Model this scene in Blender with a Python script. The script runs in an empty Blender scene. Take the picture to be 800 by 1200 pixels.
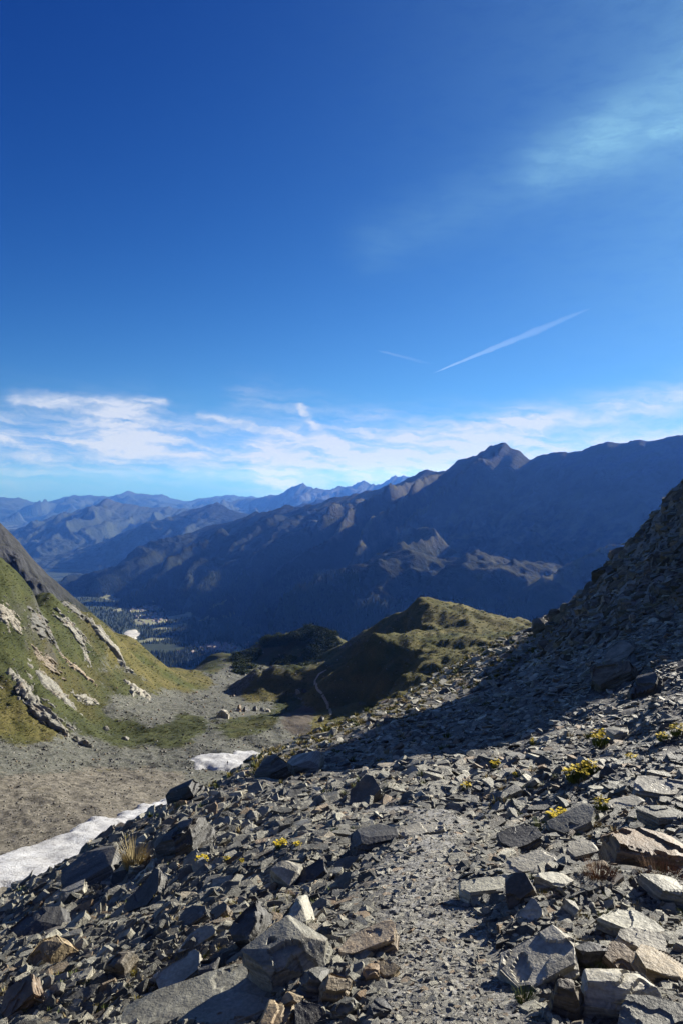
import bpy, bmesh, math, random
import numpy as np
from mathutils import Vector, Matrix, Quaternion, Euler, noise as mnoise
from mathutils.bvhtree import BVHTree

scene = bpy.context.scene
COL = scene.collection
R = math.radians
rng = np.random.default_rng(7)
random.seed(7)

# ------------------------------------------------------------------ camera
FPX, HU, HV = 900.0, 400.0, 560.0            # focal length in photo pixels, principal column, eye-level row
cam_data = bpy.data.cameras.new('camera')
cam = bpy.data.objects.new('camera', cam_data)
COL.objects.link(cam)
cam.location = (0, 0, 0)
cam.rotation_euler = (R(90), 0, 0)
cam_data.sensor_fit = 'VERTICAL'
cam_data.sensor_height = 36.0
cam_data.lens = 36.0 * FPX / 1200.0
cam_data.shift_y = -(600 - HV) / 1200.0
cam_data.clip_start = 0.05
cam_data.clip_end = 300000
scene.camera = cam

# ------------------------------------------------------------------ sun, sky, exposure
SUN_AZ, SUN_EL = 48.0, 22.0                   # azimuth right of the view direction
SUN = Vector((math.sin(R(SUN_AZ)) * math.cos(R(SUN_EL)), math.cos(R(SUN_AZ)) * math.cos(R(SUN_EL)), math.sin(R(SUN_EL))))
ld = bpy.data.lights.new('sun', 'SUN')
ld.energy = 5.0
ld.angle = R(0.5)
ld.color = (1.0, 0.95, 0.87)
sun_o = bpy.data.objects.new('sun', ld)
COL.objects.link(sun_o)
sun_o.rotation_euler = (-SUN).to_track_quat('-Z', 'Y').to_euler()

scene.view_settings.view_transform = 'Standard'
scene.view_settings.look = 'None'
scene.view_settings.exposure = 1.1
scene.view_settings.gamma = 1.0
scene.view_settings.use_curve_mapping = False
try:
    scene.cycles.use_denoising = True
    scene.cycles.max_bounces = 5
    scene.cycles.diffuse_bounces = 2
    scene.cycles.volume_bounces = 0
    scene.cycles.transparent_max_bounces = 8
    scene.cycles.sample_clamp_indirect = 4.0
except Exception:
    pass


class NT:
    """small node-tree helper"""
    def __init__(self, tree):
        self.t = tree
        tree.nodes.clear()

    def n(self, kind, **kw):
        nd = self.t.nodes.new(kind)
        for k, v in kw.items():
            setattr(nd, k, v)
        return nd

    def set(self, sock, v):
        if isinstance(v, bpy.types.NodeSocket):
            self.t.links.new(v, sock)
        elif v is not None:
            if hasattr(sock, 'default_value'):
                try:
                    sock.default_value = v
                except Exception:
                    sock.default_value = (*v, 1.0) if len(v) == 3 else v
        return sock

    def m(self, op, a, b=None, c=None, clamp=False):
        nd = self.n('ShaderNodeMath', operation=op, use_clamp=clamp)
        self.set(nd.inputs[0], a)
        if b is not None:
            self.set(nd.inputs[1], b)
        if c is not None:
            self.set(nd.inputs[2], c)
        return nd.outputs[0]

    def vm(self, op, a, b=None):
        nd = self.n('ShaderNodeVectorMath', operation=op)
        self.set(nd.inputs[0], a)
        if b is not None:
            self.set(nd.inputs[1], b)
        return nd.outputs[0]

    def mix(self, fac, a, b, mode='MIX'):
        nd = self.n('ShaderNodeMix', data_type='RGBA', blend_type=mode)
        self.set(nd.inputs[0], fac)
        self.set(nd.inputs[6], a if isinstance(a, bpy.types.NodeSocket) else (*a, 1.0))
        self.set(nd.inputs[7], b if isinstance(b, bpy.types.NodeSocket) else (*b, 1.0))
        return nd.outputs[2]

    def smooth(self, x, lo, hi, a=0.0, b=1.0):
        nd = self.n('ShaderNodeMapRange', interpolation_type='SMOOTHSTEP')
        self.set(nd.inputs[0], x)
        nd.inputs[1].default_value = lo
        nd.inputs[2].default_value = hi
        nd.inputs[3].default_value = a
        nd.inputs[4].default_value = b
        return nd.outputs[0]

    def noise(self, vec, scale, detail=4.0, rough=0.55, dist=0.0, out=0):
        nd = self.n('ShaderNodeTexNoise')
        if vec is not None:
            self.set(nd.inputs['Vector'], vec)
        nd.inputs['Scale'].default_value = scale
        nd.inputs['Detail'].default_value = detail
        nd.inputs['Roughness'].default_value = rough
        nd.inputs['Distortion'].default_value = dist
        return nd.outputs[out]

    def comb(self, x, y, z):
        nd = self.n('ShaderNodeCombineXYZ')
        self.set(nd.inputs[0], x); self.set(nd.inputs[1], y); self.set(nd.inputs[2], z)
        return nd.outputs[0]

    def sep(self, v):
        nd = self.n('ShaderNodeSeparateXYZ')
        self.set(nd.inputs[0], v)
        return nd.outputs

    def attr(self, name, kind='GEOMETRY'):
        nd = self.n('ShaderNodeAttribute', attribute_name=name, attribute_type=kind)
        return nd


world = bpy.data.worlds.new('World')
scene.world = world
world.use_nodes = True
W = NT(world.node_tree)
sky = W.n('ShaderNodeTexSky', sky_type='NISHITA')
sky.sun_disc = False
sky.sun_elevation = R(SUN_EL)
sky.sun_rotation = R(SUN_AZ)
sky.altitude = 2500
sky.air_density = 1.0
sky.dust_density = 0.25
sky.ozone_density = 3.0
SKY_STRENGTH = 0.05
SKY_TINT = (1.0, 1.0, 1.0)
tc = W.n('ShaderNodeTexCoord')
dx, dy, dz = W.sep(tc.outputs['Generated'])
az = W.m('MULTIPLY', W.m('ARCTAN2', dx, dy), 180 / math.pi)
el = W.m('MULTIPLY', W.m('ARCSINE', dz), 180 / math.pi)
# wispy noise in azimuth / elevation, stretched along the wind
wv = W.comb(W.m('MULTIPLY', az, 0.10), W.m('MULTIPLY', el, 0.42), 0.0)
warp1 = W.m('SUBTRACT', W.noise(wv, 1.0, 3.0, 0.6), 0.5)
wv2 = W.comb(W.m('MULTIPLY', az, 0.55), W.m('MULTIPLY', el, 0.9), 3.7)
warp2 = W.m('SUBTRACT', W.noise(wv2, 1.0, 4.0, 0.65), 0.5)
azw = W.m('ADD', az, W.m('MULTIPLY', warp2, 1.6))
elw = W.m('ADD', el, W.m('ADD', W.m('MULTIPLY', warp1, 1.0), W.m('MULTIPLY', warp2, 0.9)))
fib = W.noise(W.comb(W.m('MULTIPLY', azw, 0.16), W.m('MULTIPLY', W.m('ADD', elw, W.m('MULTIPLY', azw, 0.12)), 1.5), 9.1), 1.0, 6.0, 0.62)
fine = W.noise(W.comb(W.m('MULTIPLY', azw, 0.5), W.m('MULTIPLY', elw, 1.6), 1.3), 1.0, 6.0, 0.6)


def AE(u, v):
    x, z = (u - HU) / FPX, -(v - HV) / FPX
    return math.degrees(math.atan(x)), math.degrees(math.atan2(z, math.hypot(1, x)))


def stroke(p0, p1, w0, w1, amp, fib_lo=0.32, fib_hi=0.62, fl=0.25, raw=False):
    """soft cirrus streak from p0 to p1 (photo rows and columns turned into sky angles)"""
    a0, e0 = AE(*p0)
    a1, e1 = AE(*p1)
    w0, w1 = math.degrees(w0 / FPX), math.degrees(w1 / FPX)
    ddx, ddy = a1 - a0, e1 - e0
    L2 = ddx * ddx + ddy * ddy
    A, E = (az, el) if raw else (azw, elw)
    px = W.m('SUBTRACT', A, a0)
    py = W.m('SUBTRACT', E, e0)
    t = W.m('DIVIDE', W.m('ADD', W.m('MULTIPLY', px, ddx), W.m('MULTIPLY', py, ddy)), L2, clamp=True)
    qx = W.m('SUBTRACT', px, W.m('MULTIPLY', t, ddx))
    qy = W.m('SUBTRACT', py, W.m('MULTIPLY', t, ddy))
    d2 = W.m('ADD', W.m('MULTIPLY', qx, qx), W.m('MULTIPLY', qy, qy))
    w = W.m('ADD', W.m('MULTIPLY', t, w1 - w0), w0)
    g = W.m('EXPONENT', W.m('MULTIPLY', W.m('DIVIDE', d2, W.m('MULTIPLY', w, w)), -1.0))
    f = W.m('ADD', W.m('MULTIPLY', W.smooth(fib, fib_lo, fib_hi), 1 - fl), fl)
    return W.m('MULTIPLY', W.m('MULTIPLY', g, f), amp)


STROKES = [
    ((-80, 520), (150, 515), 36, 32, 1.0, 0.33, 0.66, 0.15),
    ((150, 515), (330, 542), 30, 32, 1.0, 0.33, 0.66, 0.22),
    ((330, 542), (520, 545), 34, 30, 1.0, 0.31, 0.64, 0.3),
    ((430, 530), (620, 500), 32, 20, 0.9, 0.33, 0.66, 0.2),
    ((600, 500), (900, 448), 18, 15, 0.75, 0.30, 0.60, 0.45),
    ((540, 545), (860, 508), 24, 16, 1.0, 0.25, 0.55, 0.55),
    ((20, 470), (190, 471), 8, 6, 0.75, 0.30, 0.60, 0.4),
    ((90, 495), (165, 478), 9, 5, 0.7, 0.30, 0.60, 0.4),
    ((235, 485), (400, 528), 4, 9, 0.6, 0.25, 0.6, 0.5),
    ((350, 478), (392, 525), 4, 8, 0.55, 0.25, 0.6, 0.5),
    ((290, 470), (430, 500), 22, 22, 0.28, 0.35, 0.7, 0.1),
    ((440, 285), (640, 195), 30, 36, 0.11, 0.25, 0.70, 0.55),
    ((640, 195), (720, 160), 30, 34, 0.22, 0.25, 0.70, 0.6),
    ((700, 165), (920, 60), 28, 70, 0.28, 0.20, 0.70, 0.6),
    ((768, 156), (795, 149), 8, 8, 0.35, 0.3, 0.6, 0.4),
]
total = thin = None
for s in STROKES:
    g = stroke(*s)
    if s[0][1] < 300:
        thin = g if thin is None else W.m('ADD', thin, g)
    else:
        total = g if total is None else W.m('ADD', total, g)
# cirrus carried on outside the frame, unseen there, added for white fill light
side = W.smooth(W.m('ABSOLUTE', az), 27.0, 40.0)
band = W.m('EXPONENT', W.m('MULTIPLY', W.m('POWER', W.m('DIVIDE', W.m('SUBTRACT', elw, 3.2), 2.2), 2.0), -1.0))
fill_band = W.m('MULTIPLY', W.m('MULTIPLY', band, side), W.smooth(fib, 0.42, 0.66))
total = W.m('ADD', total, W.m('MULTIPLY', fill_band, 0.65))
fill_veil = W.m('MULTIPLY', W.m('MULTIPLY', W.smooth(el, 4.0, 16.0), side), W.smooth(fib, 0.40, 0.68))  # higher unseen cloud sheet, added to whiten the blue fill light
total = W.m('ADD', total, W.m('MULTIPLY', fill_veil, 0.2))
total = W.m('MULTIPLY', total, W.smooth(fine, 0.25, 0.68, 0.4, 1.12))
# thin high veil that lights up round the sun
sd = W.n('ShaderNodeVectorMath', operation='DOT_PRODUCT')
W.set(sd.inputs[0], tc.outputs['Generated'])
sd.inputs[1].default_value = tuple(SUN)
glow = W.m('EXPONENT', W.m('MULTIPLY', W.m('SUBTRACT', 1.0, sd.outputs['Value']), -11.0))
thin = W.m('ADD', thin, W.m('MULTIPLY', glow, 0.55))
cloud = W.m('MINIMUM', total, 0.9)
# the deep clear blue of high mountain air: each band of the sky's light on its own contrast curve
sr, sg, sb = W.sep(W.vm('MULTIPLY', sky.outputs[0], (0.1, 0.1, 0.1)))
sr = W.m('MULTIPLY', W.m('POWER', W.m('MINIMUM', sr, 1.0), 2.3), 3.0)
sg = W.m('MULTIPLY', W.m('POWER', W.m('MINIMUM', sg, 1.0), 1.75), 1.75)
sb = W.m('MULTIPLY', W.m('POWER', W.m('MINIMUM', sb, 1.2), 1.05), 1.0)
sr = W.m('DIVIDE', sr, W.m('ADD', W.m('MULTIPLY', sr, 5.0), 1.0))
sg = W.m('DIVIDE', sg, W.m('ADD', W.m('MULTIPLY', sg, 1.15), 1.0))
sb = W.m('MULTIPLY', sb, W.smooth(el, 0.0, 6.0, 1.4, 1.0))
skyc = W.vm('MULTIPLY', W.comb(sr, sg, sb), (10.0, 10.0, 10.0))
CLOUD_COL = (6.6, 7.2, 8.6)
thin = W.m('MULTIPLY', W.m('MINIMUM', thin, 0.9), W.smooth(fine, 0.2, 0.62, 0.75, 1.05))
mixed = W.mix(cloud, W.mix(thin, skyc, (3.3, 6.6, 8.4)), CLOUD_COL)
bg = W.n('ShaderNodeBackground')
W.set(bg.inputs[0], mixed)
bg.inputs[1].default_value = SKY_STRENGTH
wo = W.n('ShaderNodeOutputWorld')
W.t.links.new(bg.outputs[0], wo.inputs[0])


# ------------------------------------------------------------------ helpers
def P(u, v, Y):
    return np.array([(u - HU) / FPX * Y, Y, -(v - HV) / FPX * Y])


def tag(o, label=None, cat=None, group=None, kind=None):
    if label:
        o['label'] = label
    if cat:
        o['category'] = cat
    if group:
        o['group'] = group
    if kind:
        o['kind'] = kind
    return o


def link(name, mesh, parent=None, mat=None):
    o = bpy.data.objects.new(name, mesh)
    COL.objects.link(o)
    if parent:
        o.parent = parent
    if mat and not mesh.materials:
        mesh.materials.append(mat)
    return o


def empty(name, loc, rot=(0, 0, 0)):
    o = bpy.data.objects.new(name, None)
    COL.objects.link(o)
    o.location = loc
    o.rotation_euler = rot
    o.empty_display_size = 0.05
    return o


_perm = np.random.default_rng(11).permutation(512).astype(np.int64)
_ga = np.random.default_rng(12).uniform(0, 2 * np.pi, 512)
_gx, _gy = np.cos(_ga), np.sin(_ga)


def perlin(x, y, seed=0):
    x = np.asarray(x, float) + seed * 17.31
    y = np.asarray(y, float) - seed * 9.77
    xi, yi = np.floor(x).astype(np.int64), np.floor(y).astype(np.int64)
    fx, fy = x - xi, y - yi
    u = fx * fx * fx * (fx * (fx * 6 - 15) + 10)
    v = fy * fy * fy * (fy * (fy * 6 - 15) + 10)

    def g(ix, iy, dx_, dy_):
        h = _perm[(_perm[ix & 511] + iy) & 511]
        return _gx[h] * dx_ + _gy[h] * dy_
    a = g(xi, yi, fx, fy)
    b = g(xi + 1, yi, fx - 1, fy)
    c = g(xi, yi + 1, fx, fy - 1)
    d = g(xi + 1, yi + 1, fx - 1, fy - 1)
    return (a + u * (b - a) + v * ((c + u * (d - c)) - (a + u * (b - a)))) * 1.5


def fbm(x, y, octaves=5, gain=0.5, seed=0, lac=2.03):
    s, a = 0.0, 1.0
    ca, sa = math.cos(0.7), math.sin(0.7)
    for i in range(octaves):
        s = s + a * perlin(x, y, seed + i)
        x, y = (x * ca - y * sa) * lac, (x * sa + y * ca) * lac
        a *= gain
    return s


def ridged(x, y, octaves=5, gain=0.5, seed=0, lac=2.05):
    s, a, w = 0.0, 1.0, 1.0
    ca, sa = math.cos(0.5), math.sin(0.5)
    for i in range(octaves):
        n = 1 - np.abs(perlin(x, y, seed + i)) * 1.6
        n = np.clip(n, 0, 1) ** 2
        s = s + a * n * w
        w = np.clip(n * 1.6, 0, 1)
        x, y = (x * ca - y * sa) * lac, (x * sa + y * ca) * lac
        a *= gain
    return s


def sstep(x, a, b):
    t = np.clip((x - a) / (b - a), 0, 1)
    return t * t * (3 - 2 * t)


class TPS:
    """smooth surface through (u, v, Y) sightings: row as a function of column and log distance"""
    def __init__(self, pts, lam=1e-4, bs=0.6):
        p = np.array(pts, float)
        self.bs = bs
        self.c = np.c_[(p[:, 0] - HU) / FPX, np.log(p[:, 2]) * bs]
        n = len(p)
        K = self.k(self.c, self.c) + lam * np.eye(n)
        Q = np.c_[np.ones(n), self.c]
        A = np.block([[K, Q], [Q.T, np.zeros((3, 3))]])
        self.w = np.linalg.solve(A, np.r_[(p[:, 1] - HV) / FPX, 0, 0, 0])

    @staticmethod
    def k(a, b):
        d2 = (a[:, None, 0] - b[None, :, 0]) ** 2 + (a[:, None, 1] - b[None, :, 1]) ** 2
        return 0.5 * d2 * np.log(d2 + 1e-12)

    def z(self, X, Y):
        sh = np.shape(X)
        X, Y = np.ravel(X), np.ravel(Y)
        q = np.c_[X / Y, np.log(Y) * self.bs]
        out = np.empty(len(q))
        n = len(self.c)
        for i in range(0, len(q), 40000):
            qq = q[i:i + 40000]
            out[i:i + 40000] = self.k(qq, self.c) @ self.w[:n] + self.w[n] + qq @ self.w[n + 1:]
        return (-out * Y).reshape(sh)


def grid_mesh(name, X, Y, Z, smooth=True, keep=None, attrs=None):
    n, m = X.shape
    co = np.stack([X, Y, Z], -1).reshape(-1, 3).astype(np.float32)
    i = np.arange(n * m).reshape(n, m)
    f = np.stack([i[:-1, :-1], i[:-1, 1:], i[1:, 1:], i[1:, :-1]], -1).reshape(-1, 4)
    if keep is not None:
        k = keep[:-1, :-1] | keep[1:, 1:] | keep[1:, :-1] | keep[:-1, 1:]
        f = f[k.ravel()]
        used = np.unique(f)
        remap = np.zeros(n * m, np.int64)
        remap[used] = np.arange(len(used))
        f = remap[f]
        co = co[used]
        if attrs:
            attrs = {a: np.ravel(v)[used] for a, v in attrs.items()}
    # face up
    a, b, c = co[f[0, 0]], co[f[0, 1]], co[f[0, 2]]
    if np.cross(b - a, c - a)[2] < 0:
        f = f[:, ::-1]
    me = bpy.data.meshes.new(name)
    me.vertices.add(len(co))
    me.vertices.foreach_set('co', co.ravel())
    me.loops.add(f.size)
    me.loops.foreach_set('vertex_index', f.ravel().astype(np.int32))
    me.polygons.add(len(f))
    me.polygons.foreach_set('loop_start', np.arange(0, f.size, 4, dtype=np.int32))
    if smooth:
        me.polygons.foreach_set('use_smooth', np.ones(len(f), bool))
    me.update(calc_edges=True)
    if attrs:
        for an, v in attrs.items():
            at = me.attributes.new(an, 'FLOAT', 'POINT')
            at.data.foreach_set('value', np.ravel(v).astype(np.float32))
    return me, co, f


# ------------------------------------------------------------------ materials
def new_mat(name):
    m = bpy.data.materials.new(name)
    m.use_nodes = True
    return m, NT(m.node_tree)


def finish(N, col, rough=0.8, spec=0.3, normal=None):
    b = N.n('ShaderNodeBsdfPrincipled')
    N.set(b.inputs['Base Color'], col if isinstance(col, bpy.types.NodeSocket) else (*col, 1.0))
    N.set(b.inputs['Roughness'], rough)
    b.inputs['Specular IOR Level'].default_value = spec
    if normal is not None:
        N.set(b.inputs['Normal'], normal)
    o = N.n('ShaderNodeOutputMaterial')
    N.t.links.new(b.outputs[0], o.inputs[0])
    return b


def bump(N, h, strength, dist):
    nd = N.n('ShaderNodeBump')
    nd.inputs['Strength'].default_value = strength
    nd.inputs['Distance'].default_value = dist
    N.set(nd.inputs['Height'], h)
    return nd.outputs[0]


def rock_mat(name, lo, hi, rust=(0.34, 0.20, 0.08), rust_amt=0.25, scale=1.0, strata=1.0, rough=0.62, spec=0.4, bd=0.02, pale_amt=0.3):
    """slate: grey by piece, rusty and pale lichen blotches, laminated grain; scale is noise cells per object unit"""
    m, N = new_mat(name)
    t = N.n('ShaderNodeTexCoord').outputs['Object']
    oi = N.n('ShaderNodeObjectInfo')
    rnd = oi.outputs['Random']
    off = N.vm('ADD', t, N.comb(N.m('MULTIPLY', rnd, 37.0), N.m('MULTIPLY', rnd, 91.0), N.m('MULTIPLY', rnd, 13.0)))
    warm = (1.06, 1.0, 0.84)
    lo, hi = (tuple(a * b for a, b in zip(c_, warm)) for c_ in (lo, hi))
    base = N.mix(N.m('POWER', rnd, 1.3), lo, hi)
    n1 = N.noise(off, 1.2 * scale, 6, 0.62)
    n2 = N.noise(off, 7 * scale, 6, 0.7)
    n3 = N.noise(off, 30 * scale, 4, 0.6)
    # rusty stones are single pieces, and blotches on the others
    rnd2 = N.m('FRACT', N.m('MULTIPLY', rnd, 53.17))
    whole = N.smooth(rnd2, 0.90 - 0.15 * rust_amt, 0.97, 0.0, 0.75)
    blot = N.m('MULTIPLY', N.smooth(n1, 0.53, 0.72), rust_amt * 2.2, clamp=True)
    rf = N.m('MULTIPLY', N.m('MAXIMUM', whole, blot), N.smooth(n2, 0.3, 0.6, 0.5, 1.0), clamp=True)
    c = N.mix(rf, base, rust)
    c = N.mix(N.m('MULTIPLY', N.smooth(n2, 0.56, 0.7), pale_amt), c, (0.42, 0.42, 0.37))
    sx = N.sep(off)
    lam = N.noise(N.comb(N.m('MULTIPLY', sx[0], 1.2), N.m('MULTIPLY', sx[1], 1.2), N.m('MULTIPLY', sx[2], 26.0)), 1.0 * scale, 4, 0.6)
    c = N.mix(1.0, c, N.mix(N.m('MULTIPLY', N.smooth(lam, 0.3, 0.7), 0.9), (0.48, 0.48, 0.48), (1.25, 1.25, 1.25)), 'MULTIPLY')
    c = N.mix(1.0, c, N.mix(N.smooth(n3, 0.3, 0.7), (0.78, 0.78, 0.78), (1.15, 1.15, 1.15)), 'MULTIPLY')
    h = N.m('ADD', N.m('ADD', N.m('MULTIPLY', n2, 0.6), N.m('MULTIPLY', n3, 0.3)), N.m('MULTIPLY', lam, 0.7 * strata))
    rr = N.m('ADD', N.m('MULTIPLY', n2, 0.35), rough - 0.17, clamp=True)
    finish(N, c, rr, spec, bump(N, h, 0.7, bd))
    return m


MAT = {}
MAT['shale'] = rock_mat('shale', (0.10, 0.103, 0.10), (0.42, 0.42, 0.37), scale=2.2, bd=0.02)
MAT['scree'] = rock_mat('scree_stone', (0.065, 0.068, 0.066), (0.46, 0.46, 0.41), scale=1.6, rust_amt=0.16, bd=0.05)
MAT['path_chip'] = rock_mat('path_chip', (0.15, 0.15, 0.145), (0.48, 0.475, 0.44), scale=1.6, rust_amt=0.1, bd=0.03)
MAT['pale_slab'] = rock_mat('pale_slab', (0.36, 0.35, 0.31), (0.42, 0.41, 0.37), scale=2.2, rust_amt=0.08, pale_amt=0.5)
MAT['ochre'] = rock_mat('ochre_stone', (0.26, 0.21, 0.14), (0.33, 0.27, 0.18), rust=(0.30, 0.17, 0.07), rust_amt=0.3, scale=2.2)
MAT['dark_shale'] = rock_mat('dark_shale', (0.06, 0.062, 0.068), (0.11, 0.112, 0.115), scale=2.0, rust_amt=0.1)
MAT['brown_shale'] = rock_mat('brown_shale', (0.12, 0.105, 0.085), (0.17, 0.15, 0.12), scale=2.2, rust_amt=0.3)
MAT['cliff_rock'] = rock_mat('cliff_rock', (0.30, 0.29, 0.27), (0.40, 0.385, 0.35), scale=3.0, rust_amt=0.22, bd=0.05)
MAT['cliff_block'] = rock_mat('cliff_block', (0.10, 0.09, 0.075), (0.24, 0.21, 0.165), rust=(0.26, 0.17, 0.09), scale=2.0, rust_amt=0.2, bd=0.05)
MAT['outcrop'] = rock_mat('outcrop', (0.21, 0.21, 0.195), (0.33, 0.325, 0.30), scale=0.12, rust_amt=0.22, bd=1.0, pale_amt=0.2)
MAT['outcrop_dark'] = rock_mat('outcrop_dark', (0.10, 0.10, 0.095), (0.13, 0.13, 0.12), scale=0.12, rust_amt=0.15, bd=1.0)
MAT['mid_stone'] = rock_mat('valley_stone', (0.08, 0.08, 0.072), (0.24, 0.235, 0.21), scale=1.5, rust_amt=0.12, bd=0.1)


def scree_ground_mat():
    m, N = new_mat('scree_ground')
    t = N.n('ShaderNodeTexCoord').outputs['Object']
    n0 = N.noise(t, 0.12, 4, 0.6)
    n1 = N.noise(t, 1.3, 6, 0.65)
    n2 = N.noise(t, 16, 5, 0.7)
    v = N.n('ShaderNodeTexVoronoi', feature='F1')
    N.set(v.inputs['Vector'], N.vm('ADD', t, N.vm('MULTIPLY', N.noise(t, 9, 3, 0.6, out=1), (0.06, 0.06, 0.06))))
    v.inputs['Scale'].default_value = 24
    cell = N.sep(v.outputs['Color'])[0]
    v2 = N.n('ShaderNodeTexVoronoi', feature='F1')
    N.set(v2.inputs['Vector'], t)
    v2.inputs['Scale'].default_value = 2.6
    cell2 = N.sep(v2.outputs['Color'])[0]
    c = N.mix(N.m('ADD', N.m('MULTIPLY', cell, 0.6), N.m('MULTIPLY', cell2, 0.4)), (0.036, 0.034, 0.029), (0.16, 0.148, 0.125))
    c = N.mix(N.smooth(n1, 0.5, 0.72, 0, 0.6), c, (0.11, 0.09, 0.065))
    pa = N.attr('path').outputs['Fac']
    c = N.mix(N.m('MULTIPLY', pa, 0.75), c, N.mix(n2, (0.15, 0.143, 0.127), (0.34, 0.33, 0.295)))
    gr = N.attr('grass').outputs['Fac']
    gcol = N.mix(N.smooth(n1, 0.35, 0.65), (0.10, 0.09, 0.02), (0.17, 0.135, 0.035))
    c = N.mix(N.smooth(N.m('ADD', gr, N.m('MULTIPLY', N.m('SUBTRACT', n1, 0.5), 1.2)), 0.35, 0.65), c, gcol)
    cl = N.attr('cliff').outputs['Fac']
    sx = N.sep(t)
    lay = N.noise(N.comb(N.m('MULTIPLY', sx[0], 0.25), N.m('MULTIPLY', sx[1], 0.25), N.m('ADD', N.m('MULTIPLY', sx[2], 1.6), N.m('MULTIPLY', sx[0], 0.8))), 1.0, 6, 0.65)
    ccol = N.mix(N.smooth(lay, 0.3, 0.7), (0.115, 0.105, 0.09), (0.30, 0.265, 0.21))
    ccol = N.mix(N.smooth(n0, 0.45, 0.7), ccol, (0.20, 0.15, 0.10))
    c = N.mix(cl, c, ccol)
    h = N.m('ADD', N.m('MULTIPLY', n2, 0.5), N.m('MULTIPLY', cell, 0.5))
    b1 = N.n('ShaderNodeBump')
    b1.inputs['Strength'].default_value = 0.8
    b1.inputs['Distance'].default_value = 0.02
    N.set(b1.inputs['Height'], h)
    b2 = N.n('ShaderNodeBump')
    b2.inputs['Strength'].default_value = 0.8
    b2.inputs['Distance'].default_value = 0.25
    N.set(b2.inputs['Height'], N.m('ADD', N.m('MULTIPLY', lay, cl), N.m('MULTIPLY', N.noise(t, 3, 5, 0.7), 0.4)))
    N.set(b2.inputs['Normal'], b1.outputs[0])
    finish(N, c, 0.75, 0.3, b2.outputs[0])
    return m


MAT['scree_ground'] = scree_ground_mat()


def valley_mat():
    """grass, dry grass and scree of the middle valley, by masks that say where each grows"""
    m, N = new_mat('valley_turf')
    t = N.n('ShaderNodeTexCoord').outputs['Object']
    n0 = N.noise(t, 0.012, 5, 0.6)
    n1 = N.noise(t, 0.06, 6, 0.65)
    n2 = N.noise(t, 0.35, 6, 0.7)
    n3 = N.noise(t, 1.6, 4, 0.7)
    v = N.n('ShaderNodeTexVoronoi', feature='F1')
    N.set(v.inputs['Vector'], t)
    v.inputs['Scale'].default_value = 0.7
    cell = N.sep(v.outputs['Color'])[0]
    green = N.mix(N.smooth(n1, 0.35, 0.65), (0.036, 0.043, 0.014), (0.066, 0.074, 0.026))
    green = N.mix(N.smooth(n0, 0.46, 0.66), green, (0.085, 0.072, 0.026))
    green = N.mix(N.smooth(n2, 0.56, 0.74, 0, 0.65), green, (0.115, 0.10, 0.055))
    dry = N.mix(N.smooth(n1, 0.33, 0.67), (0.07, 0.07, 0.019), (0.135, 0.115, 0.04))
    dry = N.mix(N.smooth(n2, 0.55, 0.75, 0, 0.6), dry, (0.05, 0.04, 0.018))
    dry = N.mix(N.smooth(n0, 0.52, 0.68, 0, 0.8), dry, (0.055, 0.07, 0.018))
    grey = N.mix(cell, (0.075, 0.077, 0.060), (0.165, 0.163, 0.135))
    tan = N.mix(cell, (0.10, 0.089, 0.068), (0.225, 0.203, 0.16))
    red = N.mix(n2, (0.075, 0.063, 0.05), (0.125, 0.105, 0.082))
    jit = N.m('MULTIPLY', N.m('ADD', N.m('SUBTRACT', n1, 0.5), N.m('MULTIPLY', N.m('SUBTRACT', n2, 0.5), 1.1)), 1.5)

    n5 = N.noise(t, 0.022, 5, 0.65)
    jit = N.m('ADD', jit, N.m('MULTIPLY', N.m('SUBTRACT', n5, 0.5), 1.1))

    def msk(nm, lo=0.3, hi=0.66):
        return N.smooth(N.m('ADD', N.attr(nm).outputs['Fac'], jit), lo, hi)
    c = grey
    c = N.mix(msk('tan'), c, tan)
    c = N.mix(msk('red'), c, red)
    c = N.mix(msk('green'), c, green)
    c = N.mix(msk('dry'), c, dry)
    c = N.mix(1.0, c, N.mix(N.smooth(n3, 0.25, 0.75), (0.55, 0.55, 0.55), (1.3, 1.3, 1.3)), 'MULTIPLY')
    # bare rock where it is steep
    nz = N.sep(N.n('ShaderNodeNewGeometry').outputs['Normal'])[2]
    steep = N.smooth(N.m('ADD', nz, N.m('MULTIPLY', N.m('SUBTRACT', n2, 0.5), 0.3)), 0.50, 0.33)
    c = N.mix(N.m('MULTIPLY', steep, 0.8), c, N.mix(n2, (0.035, 0.033, 0.028), (0.11, 0.105, 0.09)))
    h = N.m('ADD', N.m('ADD', n2, N.m('MULTIPLY', n3, 0.4)), N.m('MULTIPLY', cell, 0.25))
    finish(N, c, 0.9, 0.1, bump(N, h, 0.9, 0.9))
    return m


MAT['valley'] = valley_mat()


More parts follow.
